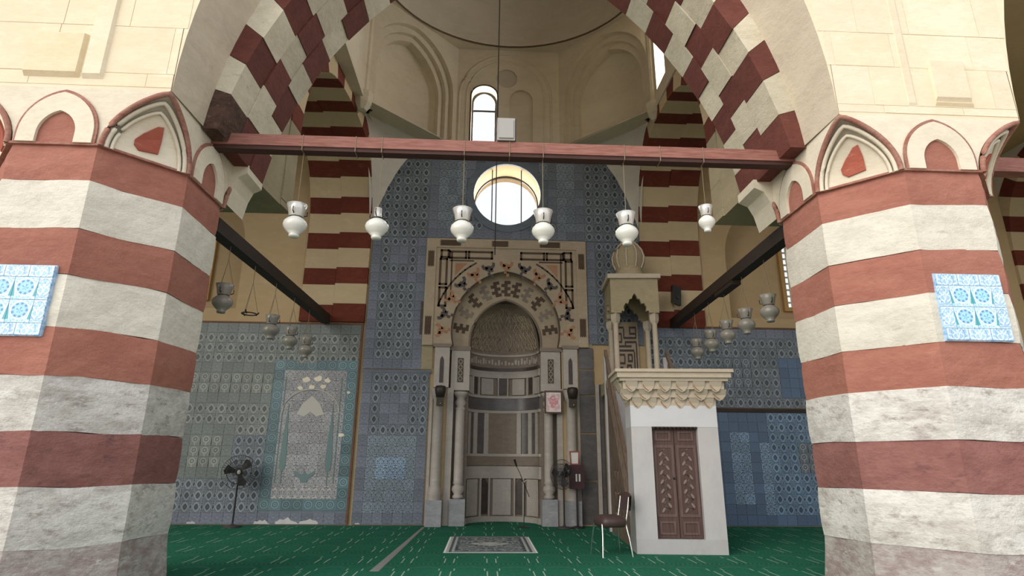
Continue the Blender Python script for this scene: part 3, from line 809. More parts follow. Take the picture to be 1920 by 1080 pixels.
ap = [(-5.3, 2.75)]+[(-4.56-.74*math.cos(PI*t/12)*(1 if True else 0), 2.75+.62*math.sin(PI*t/12)) for t in range(13)]+[(-3.82, 2.75)]
b = MB(); b.tube([(x, fz, z) for x, z in ap], .02, 6); b.build('arch_outline', 'panel_pale', TP)
b = MB(); b.plate([(-4.92, 2.72), (-4.78, 3.0), (-4.56, 3.2), (-4.34, 3.0), (-4.2, 2.72), (-4.4, 2.66), (-4.56, 2.78), (-4.72, 2.66)], [], XZ(fz-.004), XZ(fz+.01)); b.build('arch_field', 'panel_pale', TP)
b = MB(); b.plate([(-4.64, 1.02), (-4.48, 1.02), (-4.46, 1.1), (-4.30, 1.22), (-4.30, 1.3), (-4.5, 1.2), (-4.56, 1.3), (-4.62, 1.2), (-4.82, 1.3), (-4.82, 1.22), (-4.66, 1.1)], [], XZ(fz-.005), XZ(fz+.01)); b.build('vase', 'cypress_teal', TP)
for z in (.66, .85):
    for k in range(9):
        x = -5.24+k*.17; b = MB(); b.plate([(x-.07, z-.05), (x, z+.06), (x+.07, z-.05), (x, z-.01)], [], XZ(fz-.004), XZ(fz+.01)); b.build('flower_band', 'panel_pale', TP)
for (x0, x1, z0, z1) in ((-5.3, -5.2, 1.0, 3.7), (-3.93+.1, -3.73, 1.0, 3.7)): MB().box(x0, x0+.025, fz-.004, fz+.01, z0, z1).build('border_line', 'cypress_teal', TP)
for (x, z, r) in ((-4.75, 3.62, .1), (-4.45, 3.64, .12), (-4.2, 3.6, .09), (-4.6, 3.42, .08), (-4.3, 3.44, .08), (-4.9, 3.4, .07), (-3.72, 2.2, .08), (-3.62, 3.3, .05)):
    n = 9; b = MB(); b.plate([(x+r*random.uniform(.7, 1.2)*math.cos(2*PI*k/n), z+r*random.uniform(.5, 1.0)*math.sin(2*PI*k/n)) for k in range(n)], [], XZ(fz-.002), XZ(fz+.01)); b.build('bare_patch', 'white_plaster', TP)
for (x, z, r) in ((-5.5, .1, .2), (-4.9, .1, .3), (-4.35, .09, .25), (-7.2, .1, .12), (-3.12, .14, .07)):
    n = 9; b = MB(); b.plate([(x+r*math.cos(PI*k/n)*random.uniform(.8, 1.1), .03+r*.5*math.sin(PI*k/n)*random.uniform(.6, 1.2)) for k in range(n+1)], [], XZ(fz-.002), XZ(fz+.01)); b.build('bare_patch', 'marble_white', TP if x > -5.6 else TL)
# strip between the left arch and the mihrab, low framed part and tall part
def pick_low(x, z, i, j, nx, nz):
    if z < .3: return 'tile_dado_blue'
    if -2.85 < x < -1.95 and 1.05 < z < 1.62: return 'tile_inset' if -2.72 < x < -2.0 else 'tile_dado_blue'
    if z < 2.1: return 'tile_arabesque_slate' if 0 < i < nx-1 else 'tile_dado_blue'
    if -2.7 < x < -1.95 and 2.55 < z < 3.3: return 'tile_dado_blue'
    if i == 0: return 'tile_dado_blue'
    return 'tile_ogee_slate'
tile_field('low slate-blue tile panel with a bright blue inset square beside the mihrab columns', -3.28, -1.50, .02, 3.84, pick_low)
struct(MB().box(-3.3, -1.45, D-.05, D, 3.84, 3.92).build('trim_5', 'blue_backing'))
def pick_strip(x, z, i, j, nx, nz):
    if i in (0, nx-1): return 'tile_dado_blue'
    if z < 4.25 or 6.5 < z < 6.7: return 'tile_dado_blue'
    if -2.75 < x < -2.3 and 7.0 < z < 7.35: return 'tile_dado_blue'
    return 'tile_ogee_slate'
tile_field('tall slate-blue tile strip between the left striped arch and the mihrab frame', -3.3, -1.74, 3.94, 7.75, pick_strip)
def bk_top(P):
    MB().plate([(-3.36, 7.75), (4.46, 7.75), (4.46, 10.8), (-3.36, 10.8)], [circle(XC, 9.2, 1.02, 48)], XZ(D-.03), XZ(D)).build('backing', 'blue_backing', P)
def pick_top(x, z, i, j, nx, nz):
    if math.hypot(abs(x-XC)-T/2, abs(z-9.2)-T/2) < 1.03 or math.hypot(x-XC, z-9.2) < 1.1: return None
    g = min(1, (x+3.36)/2.3, (4.46-x)/2.3) 
    if abs(x-XC) < 1.35 and z > 8.2: return 'tile_arabesque_slate' if i % 3 == 0 else 'tile_dado_blue'
    if z < 8.05 and abs(x-XC) < 2.3: return 'tile_dado_blue'
    d = abs(x-XC)
    if 1.35 < d < 2.05: return 'tile_arabesque_slate'
    if 2.05 < d < 2.32: return 'tile_dado_blue'
    return 'tile_ogee_slate'
tile_field('slate-blue tile field around the round window above the mihrab', -3.36, 4.46, 7.76, 10.8, pick_top, backing=bk_top)
tile_field('tall slate-blue tile strip between the mihrab frame and the pulpit canopy', 2.86, 4.42, 4.7, 7.74, pick_strip)
def pick_rup(x, z, i, j, nx, nz):
    if j == nz-1: return 'tile_dado_blue'
    if 6.6 < x < 7.45 and 3.5 < z < 4.35: return 'tile_goblet_slate'
    if 8.2 < x < 9.0 and 3.4 < z < 4.4: return 'tile_dado_deep'
    if z > 4.3 and z < 4.5 and x < 6.6: return 'tile_dado_deep'
    return 'tile_ogee_slate'
tile_field('upper dark slate tile band on the back wall behind the pulpit cornice', 4.5, 9.5, 3.02, 5.22, pick_rup)
def pick_rlow(x, z, i, j, nx, nz):
    if z < .32: return 'tile_dado_deep'
    if x < 6.65: return 'tile_dado_deep'
    if 6.65 < x < 7.1 and .6 < z < 2.5: return 'tile_arabesque_blue'
    if x < 7.35: return 'tile_dado_deep'
    if x < 7.62: return 'tile_arabesque_blue' if z < 2.0 else 'tile_dado_deep'
    if 8.45 < x < 8.95 and 1.2 < z < 2.0: return 'tile_goblet_slate'
    return 'tile_ogee_blue'
tile_field('deep blue tile dado on the back wall beside the pulpit door', 4.5, 9.5, .02, 2.9, pick_rlow)

# ------------------------------------------------------------ mihrab
MH = thing('mihrab', 'stone prayer niche with joggled arches, four columns and carved hood', 'prayer niche', (XC, D, 0))
fr_o = [(-1.74, 4.6), (2.84, 4.6), (2.84, 7.72), (-1.74, 7.72)]
A2 = arc(1.5, 1.72, 5.05, 4.6, 16, XC)         # opening of the outer order
fo = [(-1.74, 4.6)]+A2+[(2.84, 4.6), (2.84, 7.72), (-1.74, 7.72)]
YF0 = D-.10
MB().plate(fo, [], XZ(YF0), XZ(D+.25)).build('surround', 'mihrab_cream', MH)
# raised border of the surround
bo = [(-1.74, 4.6), (-1.74, 7.72), (2.84, 7.72), (2.84, 4.6), (2.56, 4.6), (2.56, 7.45), (-1.46, 7.45), (-1.46, 4.6)]
MB().plate(bo, [], XZ(YF0-.03), XZ(YF0+.01)).build('border', 'mihrab_cream', MH)
def plaque(x, z, w_, h_, hor, m='mihrab_brown'):
    n = 3; P_ = []
    if hor:
        L_ = [(x-w_/2+(.04 if k % 2 else 0), z-h_/2+h_*k/(2*n)) for k in range(2*n+1)]; R_ = [(x+w_/2-(.04 if k % 2 else 0), z+h_/2-h_*k/(2*n)) for k in range(2*n+1)]
        P_ = L_+R_
    else:
        L_ = [(x-w_/2+w_*k/(2*n), z+h_/2-(.04 if k % 2 else 0)) for k in range(2*n+1)]; R_ = [(x+w_/2-w_*k/(2*n), z-h_/2+(.04 if k % 2 else 0)) for k in range(2*n+1)]
        P_ = L_+R_
    MB().plate(P_, [], XZ(YF0-.038), XZ(YF0-.02)).build('inlay', m, MH)
for x, w_ in ((-1.06, .62), (.36, .5), (1.8, .62)): plaque(x, 7.585, w_, .17, True)
for x in (-1.6, 2.70):
    for z, h_ in ((7.1, .5), (5.15, .55)): plaque(x, z, .17, h_, False)
# strapwork of the spandrels
def bars(pts, wd=.06, m='mihrab_brown', close=True, y=YF0):
    b = MB(); n = len(pts)
    for i in range(n if close else n-1):
        p, q = Vector(pts[i]), Vector(pts[(i+1) % n]); d = (q-p).normalized(); nn = Vector((-d.y, d.x))*wd/2; p = p-d*wd/2; q = q+d*wd/2
        c = [p+nn, p-nn, q-nn, q+nn]
        b.hexa([(v.x, y-.008, v.y) for v in c], [(v.x, y+.01, v.y) for v in c])
    return b
for sg in (-1, 1):
    X = lambda d: XC+sg*d
    for (d0, d1, z0, z1) in ((.42, 1.08, 7.14, 7.33), (1.16, 1.62, 7.14, 7.33), (1.66, 1.86, 7.16, 7.36), (1.70, 1.88, 6.35, 7.10), (1.70, 1.88, 5.72, 6.25)):
        bars([(X(d0), z0), (X(d1), z0), (X(d1), z1), (X(d0), z1)]).build('inlay', 'mihrab_brown', MH)
    bars([(X(.95), 7.06), (X(1.60), 7.06)], .04, close=False).build('inlay', 'mihrab_brown', MH)
    bars([(X(1.56), 7.30), (X(1.56), 6.05)], .04, close=False).build('inlay', 'mihrab_brown', MH)
    oc = arc(2.02, 2.3, 5.0, 5.0, 18, XC)
    seg = [(XC+sg*abs(x-XC), z) for x, z in oc[:19] if 5.6 < z < 7.06 and abs(x-XC) > .6]
    bars(seg, .045, close=False).build('inlay', 'mihrab_brown', MH)
    b = MB(); b.plate([(X(1.46), 6.98), (X(1.46), 6.6), (X(1.30), 6.80), (X(1.12), 6.98)], [], XZ(YF0-.006), XZ(YF0+.01)); b.build('inlay', 'mihrab_tan', MH)
# second order: recessed face between outer opening and hood
A3 = arc(1.0, 1.28, 4.75, 4.52, 16, XC-.0)
YS = D+.18
ring2 = [(A2[0][0]-.05, 4.45)]+[(p[0]+(p[0]-XC)*.03, p[1]+.04) for p in A2]+[(A2[-1][0]+.05, 4.45)]+A3[::-1]
MB().plate(ring2, [], XZ(YS), XZ(YS+.3)).build('inner_order', 'mihrab_cream', MH)
MB().tube([(x, YF0+.01, z) for x, z in A2], .022, 6).build('arch_edge', 'mihrab_dark', MH, True)
MB().tube([(x, YS-.005, z) for x, z in A3], .03, 6).build('hood_edge', 'mihrab_greybrown', MH, True)
# joggled voussoirs: toothed wedges of dark and tan stone
def joggle(ang, r0, r1, hw, mat, y, fleur=False):
    # path along direction of the pointed arch: interpolate between the two arch outlines
    cxz = (XC, 4.95); d = Vector((math.cos(ang), math.sin(ang))); n_ = Vector((-d.y, d.x))
    P_ = []; N = 6
    def pt(r, o): return (cxz[0]+d.x*r+n_.x*o, cxz[1]+d.y*r*1.09+n_.y*o)
    L_ = []; R_ = []; N = 5 if not fleur else 4
    for k in range(N):
        ra, rb = r0+(r1-r0)*k/N, r0+(r1-r0)*(k+1)/N; sh = hw*.5*(1 if k % 2 else -1); o = hw*(1.0 if not fleur or k > 1 else .55)
        for r in (ra, rb): L_.append(pt(r, o+sh)); R_.append(pt(r, -o+sh))
    b = MB(); b.plate(L_+R_[::-1], [], XZ(y-.009), XZ(y+.01)); b.build('joggled_inlay', mat, MH)
    if fleur:
        for s_ in (-1, 1):
            c = [pt(r1-.16, s_*hw*.6), pt(r1-.05, s_*hw*2.6), pt(r1+.03, s_*hw*2.9), pt(r1+.07, s_*hw*1.9), pt(r1-.01, s_*hw*1.5), pt(r1-.04, s_*hw*.3)]
            b = MB(); b.plate(c, [], XZ(y-.009), XZ(y+.01)); b.build('joggled_inlay', mat, MH)
for k, a in enumerate((8, 27, 45, 62, 77, 90, 103, 118, 135, 153, 172)):
    dark = k in (0, 2, 4, 6, 8, 10) or k == 5
    m2 = 'mihrab_brown' if dark else 'mihrab_tan'
    joggle(math.radians(a), 1.06 if 25 < a < 155 else 1.05, 1.48, .088, ('mihrab_brown' if k % 2 == 0 or k == 5 else 'mihrab_greybrown'), YS)
for k, a in enumerate((2, 16, 31, 46, 60, 74, 90, 106, 120, 134, 149, 164, 178)):
    m = 'mihrab_dark' if k in (1, 3, 5, 7, 9, 11) else 'mihrab_tan'
    if k in (0, 12): m = 'mihrab_tan'
    joggle(math.radians(a), 1.51, 1.88, .07, m, YF0, True)
# columns and impost blocks
def column(x, y, zpl, vase, shaft_r, name='column'):
    C = MB()
    MB().box(x-.2, x+.2, y-.2, y+.22, 0, zpl).build('plinth', 'plinth_grey', MH)
    if vase:
        prof = [(.10, 0), (.15, .03), (.13, .08), (.10, .11), (.17, .22), (.15, .30), (.10, .34), (.14, .38), (shaft_r, .42)]
        top = 3.36; cap = [(shaft_r, 0), (.14, .05), (.10, .08), (.15, .2), (.10, .3), (.15, .36), (.19, .42), (.19, .48)]
        MB().lathe([(r, zpl+z) for r, z in prof]+[(shaft_r*.97, top-.48)], (x, y, 0), 14).build('column_shaft', 'mihrab_grey', MH, True)
        MB().lathe([(r, top-.48+z) for r, z in cap]+[(.001, top)], (x, y, 0), 14).build('capital', 'mihrab_grey', MH, True)
    else:
        MB().lathe([(.17, zpl), (.17, zpl+.1), (.19, zpl+.16), (.16, zpl+.24), (.15, zpl+.3), (shaft_r, zpl+.33), (shaft_r*.94, 3.12), (.16, 3.16), (.2, 3.3), (.21, 3.42), (.001, 3.42)], (x, y, 0), 14).build('column_shaft', 'mihrab_grey', MH, True)
for x in (-1.22, 2.32): column(x, D-.12, .62, False, .135)
for x in (-.64, 1.73): column(x, D+.05, .64, True, .125)
for x0, x1, y0, z0 in ((-1.37, -.97, D-.13, 3.46), (2.13, 2.52, D-.13, 3.46)):
    MB().box(x0, x1, y0, D+.3, z0, 4.56).build('impost_block', 'mihrab_grey', MH)
    MB().plate(lancet((x0+x1)/2-.055, (x0+x1)/2+.055, z0+.12, 4.3, .8, 5), [], XZ(y0-.008), XZ(y0+.01)).build('inlay', 'mihrab_dark', MH)
for x0, x1, y0, z0 in ((-.92, -.42, D+.02, 3.40), (1.53, 2.07, D+.02, 3.40)):
    MB().box(x0, x1, y0, D+.45, z0, 4.50).build('impost_block', 'mihrab_grey', MH)
    xm = (x0+x1)/2; MB().box(xm-.08, xm+.08, y0-.012, y0+.01, 3.62, 4.28).build('inlay_panel', 'mihrab_dark', MH)
    for k in range(4):
        zz = 3.64+k*.155; bars([(xm, zz), (xm+.06, zz+.075), (xm, zz+.15), (xm-.06, zz+.075)], .018, y=y0-.01).build('lattice_inlay', 'mihrab_cream', MH)
for x0, x1 in ((-.98, -.40), (1.50, 2.12)): MB().box(x0, x1, D-.02, D+.5, 4.49, 4.60).build('cornice', 'mihrab_greybrown', MH)
for x0, x1 in ((-1.42, -.94), (2.1, 2.56)): MB().box(x0, x1, D-.17, D+.3, 4.55, 4.64).build('cornice', 'mihrab_greybrown', MH)
for x0, x1, y0 in ((-1.0, -.83, D-.04), (1.95, 2.1, D-.04), (-1.46, -1.38, D-.03), (2.5, 2.56, D-.03)): MB().box(x0, x1, y0, D+.4, 0, 3.46).build('jamb', 'mihrab_grey', MH)
for x0, x1 in ((-.83, -.44), (1.55, 1.95)): MB().box(x0, x1, D+.28, D+.5, 0, 3.42).build('jamb', 'mihrab_greybrown', MH)
for x0, x1 in ((-1.38, -1.0), (2.1, 2.5)): MB().box(x0, x1, D+.08, D+.3, 0, 3.46).build('jamb', 'mihrab_dark', MH)
# niche: half cylinder of stacked bands
NY = D+.33; NR = .99
def cyl(a0, a1, z0, z1, r, mat, name, n=None, th=.03):
    n = n or max(2, int((a1-a0)/.12)); b = MB()
    pt = lambda r_, a, z: (XC-.02-r_*math.cos(a), NY+r_*.8*math.sin(a), z)
    A = [a0+(a1-a0)*i/n for i in range(n+1)]
    for z, zz in ((z0, z1),):
        b.strip([pt(r, a, z) for a in A], [pt(r, a, zz) for a in A]); b.strip([pt(r, a, z) for a in A], [pt(r+th, a, z) for a in A]); b.strip([pt(r, a, zz) for a in A], [pt(r+th, a, zz) for a in A])
    for a in (a0, a1): b.add([pt(r, a, z0), pt(r+th, a, z0), pt(r+th, a, z1), pt(r, a, z1)], [(0, 1, 2, 3)])
    return b.build(name, mat, MH, n > 6)
cyl(0, PI, 0, 4.6, NR+.04, 'mihrab_greybrown', 'niche_wall', 24)
cyl(0, PI, 0, .14, NR-.05, 'mihrab_grey', 'niche_band', 24, .1)
cyl(0, PI, 1.22, 1.44, NR-.03, 'mihrab_grey', 'niche_band', 24, .08)
cyl(0, PI, 1.46, 1.70, NR-.01, 'mihrab_greybrown', 'niche_band', 24, .06)
cyl(0, PI, 1.70, 1.77, NR-.03, 'mihrab_grey', 'niche_band', 24, .08)
cyl(0, PI, 2.88, 2.96, NR-.03, 'mihrab_grey', 'niche_band', 24, .08)
cyl(0, PI, 2.97, 3.30, NR-.01, 'dark_marble', 'niche_band', 24, .06)
cyl(0, PI, 3.30, 3.37, NR-.04, 'mihrab_grey', 'niche_band', 24, .08)
cyl(0, PI, 3.98, 4.10, NR-.03, 'mihrab_grey', 'niche_band', 24, .08)
cyl(0, PI, 4.08, 4.17, NR-.06, 'mihrab_dark', 'niche_band', 24, .1)
cyl(0, PI, 4.17, 4.52, NR-.03, 'mihrab_greybrown', 'inscription_band', 24, .06)
cyl(0, PI, 4.50, 4.56, NR-.06, 'mihrab_grey', 'niche_band', 24, .1)
for k in range(26):       # raised strokes of the inscription
    a = .25+k*.105; h = random.uniform(.06, .2); z = 4.24+random.uniform(0, .06)
    cyl(a, a+random.uniform(.03, .08), z, z+h, NR-.045, 'mihrab_grey', 'letter_stroke', 2, .03)
# tall panels
e = [0, .28, .42, .60, .76, 1.0, 1.16, 1.98, 2.14, 2.38, 2.54, 2.72, 2.86, PI]
for k in range(13):
    cyl(e[k]+.008, e[k+1]-.008, 1.77, 2.88, NR-(.02 if k % 2 else .0), 'mihrab_grey' if k % 2 else ('dark_marble' if k in (2, 4, 8, 10) else 'mihrab_greybrown'), 'marble_slab', 4)
# lower and upper blind arcades
def arcade(z0, z1, angs, half, wide, panel_m):
    for k, a in enumerate(angs):
        if k % 2: 
            n = 5; b = MB(); pt = lambda a_, z, r: (XC-.02-r*math.cos(a_), NY+r*.8*math.sin(a_), z)
            L_ = lancet(-half, half, z0+.06, z1-.1, .78, 4)
            b.plate(L_, [], lambda u, v: pt(a+u, v, NR-.012), lambda u, v: pt(a+u, v, NR+.03)); b.build('dark_arch', 'mihrab_dark', MH)
            cyl(a-half*1.5, a-half*1.12, z0, z1-.1, NR-.05, 'mihrab_grey', 'colonnette', 2, .05); cyl(a+half*1.12, a+half*1.5, z0, z1-.1, NR-.05, 'mihrab_grey', 'colonnette', 2, .05)
        else: cyl(a-wide, a+wide, z0+.03, z1-.12, NR-.02, panel_m, 'marble_slab', 4)
    cyl(0, PI, z1-.1, z1, NR-.035, 'mihrab_grey', 'niche_band', 24, .08)
arcade(.14, 1.22, [.55, 1.05, 1.57, 2.09, 2.6], .11, .26, 'mihrab_grey')
arcade(3.37, 3.98, [.35, .62, 1.08, 1.57, 2.05, 2.52, 2.8], .11, .2, 'mihrab_grey')
# hood: pointed quarter dome with raised arabesque
def hood(u, v, dr=0.0):     # u 0..1 across, v 0..1 up
    prof = math.cos(v*PI/2)**.78 if v < 1 else 0
    r = (NR-dr)*prof; a = PI*u
    return (XC-.02-r*math.cos(a)*.985, NY+r*.8*math.sin(a)-dr*0, 4.52+(1.40-dr)*math.sin(v*PI/2)**.95)
b = MB(); b.grid([[hood(i/24, j/14) for i in range(25)] for j in range(15)]); b.build('hood', 'mihrab_greybrown', MH, True)
def vine(fn, r=.014):
    b = MB(); b.tube([hood(*fn(t/16), .02) for t in range(17)], r, 5); b.build('carved_vine', 'mihrab_cream', MH, True)
for sg in (-1, 1):
    for k in range(5):
        u0 = .5+sg*(.05+k*.085)
        for ph in (0, PI/2, PI):
            vine(lambda t, u0=u0, ph=ph, k=k: (u0+sg*.035*math.sin(t*9+ph), .06+t*(.74-.07*k)), .015)
    for k in range(7):
        for j in range(4):
            uc, vc = .5+sg*(.06+.055*k*(1-.08*j)), .10+j*.15
            if vc < .8-.05*k: vine(lambda t, uc=uc, vc=vc: (uc+.02*math.cos(t*6.3), vc+.045*math.sin(t*6.3)), .011)
# dark slabs right of the niche, plaster patch left
for z0, z1 in ((.05, 1.1), (1.12, 2.3), (2.32, 3.3), (3.32, 4.0), (4.02, 4.6)):
    MB().box(2.58, 2.98, D-.05, D+.02, z0, z1-.015).build('marble_slab', 'dark_marble', MH)
MB().box(3.0, 3.1, D-.07, D+.02, .02, 3.6).build('marble_strip', 'mihrab_grey', MH); MB().box(3.12, 3.22, D-.05, D+.02, .02, 3.6).build('marble_strip', 'dark_marble', MH)
MB().box(-1.86, -1.44, D-.045, D, 3.95, 4.6).build('plaster_patch', 'kiosk_stone', MH); MB().box(2.55, 2.95, D-.045, D, 4.6, 5.2).build('plaster_patch', 'kiosk_stone', MH)
MB().box(-1.83, -1.75, D-.05, D, 4.9, 6.0).build('dark_slot', 'mihrab_dark', MH)

# ------------------------------------------------------------ pulpit (minbar), turned a few degrees
MN = thing('pulpit_stair', 'tall stone pulpit with double door portal, stair balustrade and canopied kiosk', 'pulpit', (3.62, 11.24, 0), math.radians(-4))
def mb(name, mats, b, smooth=False, parent=None): return b.build(name, mats, parent or MN, smooth, local=True)
mb('base', 'marble_white', MB().box(-.82, .82, 0, .62, 0, .25))
for sx in (-1, 1): mb('jamb', 'marble_white', MB().box(*(sorted((sx*.43, sx*.82))), 0, .6, .25, 2.23))
sc_pts = [(-.82, 2.63), (-.82, 2.23), (-.43, 2.23)]
for k in range(11):
    x = -.43+.86*k/11; sc_pts += [(x+.02, 2.20), (x+.039, 2.185), (x+.058, 2.20), (x+.078, 2.23)]
sc_pts += [(.43, 2.23), (.82, 2.23), (.82, 2.63)]
b = MB(); b.box(-.82, .82, -.005, .6, 2.23, 2.63); mb('lintel', 'marble_lintel', b)
b = MB()
for k in range(11):
    x = -.43+.078*k+.039; b.lathe([(.045, 2.235), (.04, 2.215), (.02, 2.195), (.001, 2.19)], (x, .0, 0), 8)
mb('scallop_edge', 'mihrab_dark', b)
for sx in (-1, 1):
    d0, d1 = sorted((sx*.006, sx*.42))
    dr = mb('door_leaf', 'door_wood', MB().box(d0, d1, .10, .15, .26, 2.23))
    for z0, z1 in ((.32, .55), (1.98, 2.16)):
        b = MB(); b.plate([(d0+.06, z0), (d1-.06, z0), (d1-.06, z1), (d0+.06, z1)], [[(d0+.1, z0+.035), (d1-.1, z0+.035), (d1-.1, z1-.035), (d0+.1, z1-.035)]], XZ(.085), XZ(.11)); mb('door_panel', 'door_light', b, parent=dr)
    b = MB(); b.plate([(d0+.02, .62), (d1-.02, .62), (d1-.02, 1.9), (d0+.02, 1.9)], [[(d0+.07, .67), (d1-.07, .67), (d1-.07, 1.85), (d0+.07, 1.85)]], XZ(.088), XZ(.11)); mb('door_panel', 'door_light', b, parent=dr)
    flat('carving_pale', (.24, .18, .16), .6) if 'carving_pale' not in MATS else None
    xm = (d0+d1)/2
    for k in range(13):
        z = .74+k*.083; s_ = 1 if k % 2 else -1
        c = Vector((xm+s_*.06, z)); a = .6*s_
        L_ = [c+Vector((math.cos(t)*.022, math.sin(t)*.052)) for t in [2*PI*q/8 for q in range(8)]]
        L_ = [(c.x+(p.x-c.x)*math.cos(a)-(p.y-c.y)*math.sin(a), c.y+(p.x-c.x)*math.sin(a)+(p.y-c.y)*math.cos(a)) for p in L_]
        b = MB(); b.plate(L_, [], XZ(.086), XZ(.102)); mb('carved_leaf', 'carving_pale', b, parent=dr)
    b = MB(); b.tube([(xm+.07*math.sin(t*1.9), .096, .70+t*.0565) for t in range(21)], .008, 5); mb('carved_stem', 'carving_pale', b, True, dr)
mb('door_knob', 'iron', MB().sphere((-.05, .08, 1.3), .022, 8))
# muqarnas cornice: tiers of small hollowed brackets
b = MB()
tiers = [(2.63, 2.78, .82, .0), (2.78, 2.93, .88, -.06), (2.93, 3.08, .96, -.14), (3.08, 3.14, 1.03, -.2)]
for z0, z1, hx, yf in tiers: b.box(-hx, hx, yf, .62, z0, z1)
b.box(-1.08, 1.08, -.25, .66, 3.14, 3.24); b.box(-1.12, 1.12, -.29, .7, 3.24, 3.30)
mb('cornice', 'muqarnas_stone', b)
for t, (z0, z1, hx, yf) in enumerate(tiers[:3]):
    n = 6 if t % 2 == 0 else 5; step = 2*hx/n; nh, ny = tiers[t+1][2], tiers[t+1][3]
    for k in range(n if t % 2 == 0 else n+1):
        x = -hx+step*(k+.5) if t % 2 == 0 else -hx+step*k
        wd = step*.36
        b = MB(); F = [(x-wd, z1), (x-wd, z0+.05), (x-wd*.5, z0-.03), (x, z0-.06), (x+wd*.5, z0-.03), (x+wd, z0+.05), (x+wd, z1)]
        b.add([(u, ny+.01 if v > z1-.01 else yf-.012, v) for u, v in F]+[(u, yf+.04, v) for u, v in F], [tuple(range(7))]+[(i, (i+1) % 7, 7+(i+1) % 7, 7+i) for i in range(7)])
        mb('bracket', 'muqarnas_stone', b)
        b = MB(); b.tube([(x-wd*.9, yf-.02, z1-.02), (x-wd*.85, yf-.022, z0+.06), (x-wd*.4, yf-.022, z0+.0), (x, yf-.022, z0-.03)], .008, 5); mb('bracket_edge', 'mihrab_tan', b)
# side brackets of the cornice
for sx in (-1, 1):
    for k in range(3):
        y = .1+k*.18; b = MB(); b.hexa([(sx*.82, y-.06, 2.7), (sx*.82, y+.06, 2.7), (sx*.82, y+.06, 3.14), (sx*.82, y-.06, 3.14)], [(sx*.85, y-.03, 2.72), (sx*.85, y+.03, 2.72), (sx*1.06, y+.06, 3.14), (sx*1.06, y-.06, 3.14)]); mb('bracket', 'muqarnas_stone', b)
# stair: steps between two flanks
for k in range(12):
    mb('step', 'marble_white', MB().box(-.68, .68, .62+k*.235, .62+(k+1)*.235+.02, 0.0, .30+k*.27))
for sx in (-1, 1):
    xo = sx*.78; xi = sx*.70
    fl_ = [(.6, 0), (3.5, 0), (3.5, 3.45), (.6, .35)]
    b = MB()
    hl = []
    for j in range(3):
        for i in range(4):
            yy, zz = 1.35+i*.42, .30+j*.45
            if zz+.3 < .35+(yy-.6)*1.05-.15: hl.append([(yy, zz), (yy+.13, zz+.18), (yy, zz+.36), (yy-.13, zz+.18)])
    b.plate(fl_, hl, YZ(xo), YZ(xi)); mb('flank', 'rail_wood', b)
    b = MB(); b.box(*sorted((sx*.68, sx*.71)), .62, 3.48, 0, .3); mb('flank_back', 'mihrab_dark', b)
    # openwork balustrade following the stair
    sl = 3.1/2.9; zt = lambda y: .35+(y-.6)*sl
    for off, hgt, m in ((0, .12, 'mihrab_cream'), (.78, .13, 'mihrab_cream')):
        b = MB(); b.hexa([(xo-.03, .6, zt(.6)+off), (xo+.05, .6, zt(.6)+off), (xo+.05, 3.5, zt(3.5)+off), (xo-.03, 3.5, zt(3.5)+off)], [(xo-.03, .6, zt(.6)+off+hgt), (xo+.05, .6, zt(.6)+off+hgt), (xo+.05, 3.5, zt(3.5)+off+hgt), (xo-.03, 3.5, zt(3.5)+off+hgt)]); mb('rail', 'rail_wood', b)
    n = 12
    for k in range(n+1):
        y = .6+2.9*k/n; z = zt(y)+.1
        b = MB(); b.tube([(xo+.01, y, z), (xo+.01, y, z+.70)], .02, 6); mb('baluster', 'rail_wood', b)
        if k < n:
            y2 = .6+2.9*(k+1)/n; b = MB(); b.tube([(xo+.01, y, z+.0), (xo+.01, y2, zt(y2)+.8)], .018, 5); mb('lattice_bar', 'rail_wood', b)
    mb('newel', 'marble_white', MB().box(*sorted((sx*.68, sx*.83)), 3.42, 3.55, 0, 4.15))
# kiosk
K0, K1, KX = 3.30, 4.30, .50
mb('platform', 'kiosk_stone', MB().box(-.8, .8, 3.3, 4.45, 3.25, 3.55)); mb('kiosk_base', 'marble_white', MB().box(-.7, .7, 3.5, 4.45, 0, 3.3))
for x, y in ((-KX, K0+.05), (KX, K0+.05), (-KX, K1-.05), (KX, K1-.05)):
    mb('column', 'muqarnas_stone', MB().lathe([(.09, 3.55), (.10, 3.65), (.07, 3.72), (.066, 5.0), (.08, 5.03)], (x, y, 0), 12), True)
    mb('capital', 'muqarnas_stone', MB().lathe([(.08, 5.02), (.11, 5.08), (.12, 5.14), (.12, 5.28)], (x, y, 0), 4))
def foil(x0, x1, zb, zt_):
    cx = (x0+x1)/2; h = (x1-x0)/2
    return [(x0, zb), (x0+h*.05, zb+.06), (x0+h*.22, zb+.04), (x0+h*.18, zb+.16), (x0+h*.35, zb+.26), (x0+h*.52, zb+.24), (x0+h*.62, zb+.36), (x0+h*.8, zb+.38), (x0+h*.85, zt_-.08), (cx, zt_), (x1-h*.85, zt_-.08), (x1-h*.8, zb+.38), (x1-h*.62, zb+.36), (x1-h*.52, zb+.24), (x1-h*.35, zb+.26), (x1-h*.18, zb+.16), (x1-h*.22, zb+.04), (x1-h*.05, zb+.06), (x1, zb)]
hx = KX+.12
for yy in (K0-.07, K1+.02):
    F = [(-hx, 5.28)]+foil(-.36, .36, 5.28, 5.80)+[(hx, 5.28), (hx, 6.2), (-hx, 6.2)]
    b = MB(); b.plate(F, [], XZ(yy), XZ(yy+.1)); mb('canopy_side', 'kiosk_stone', b)
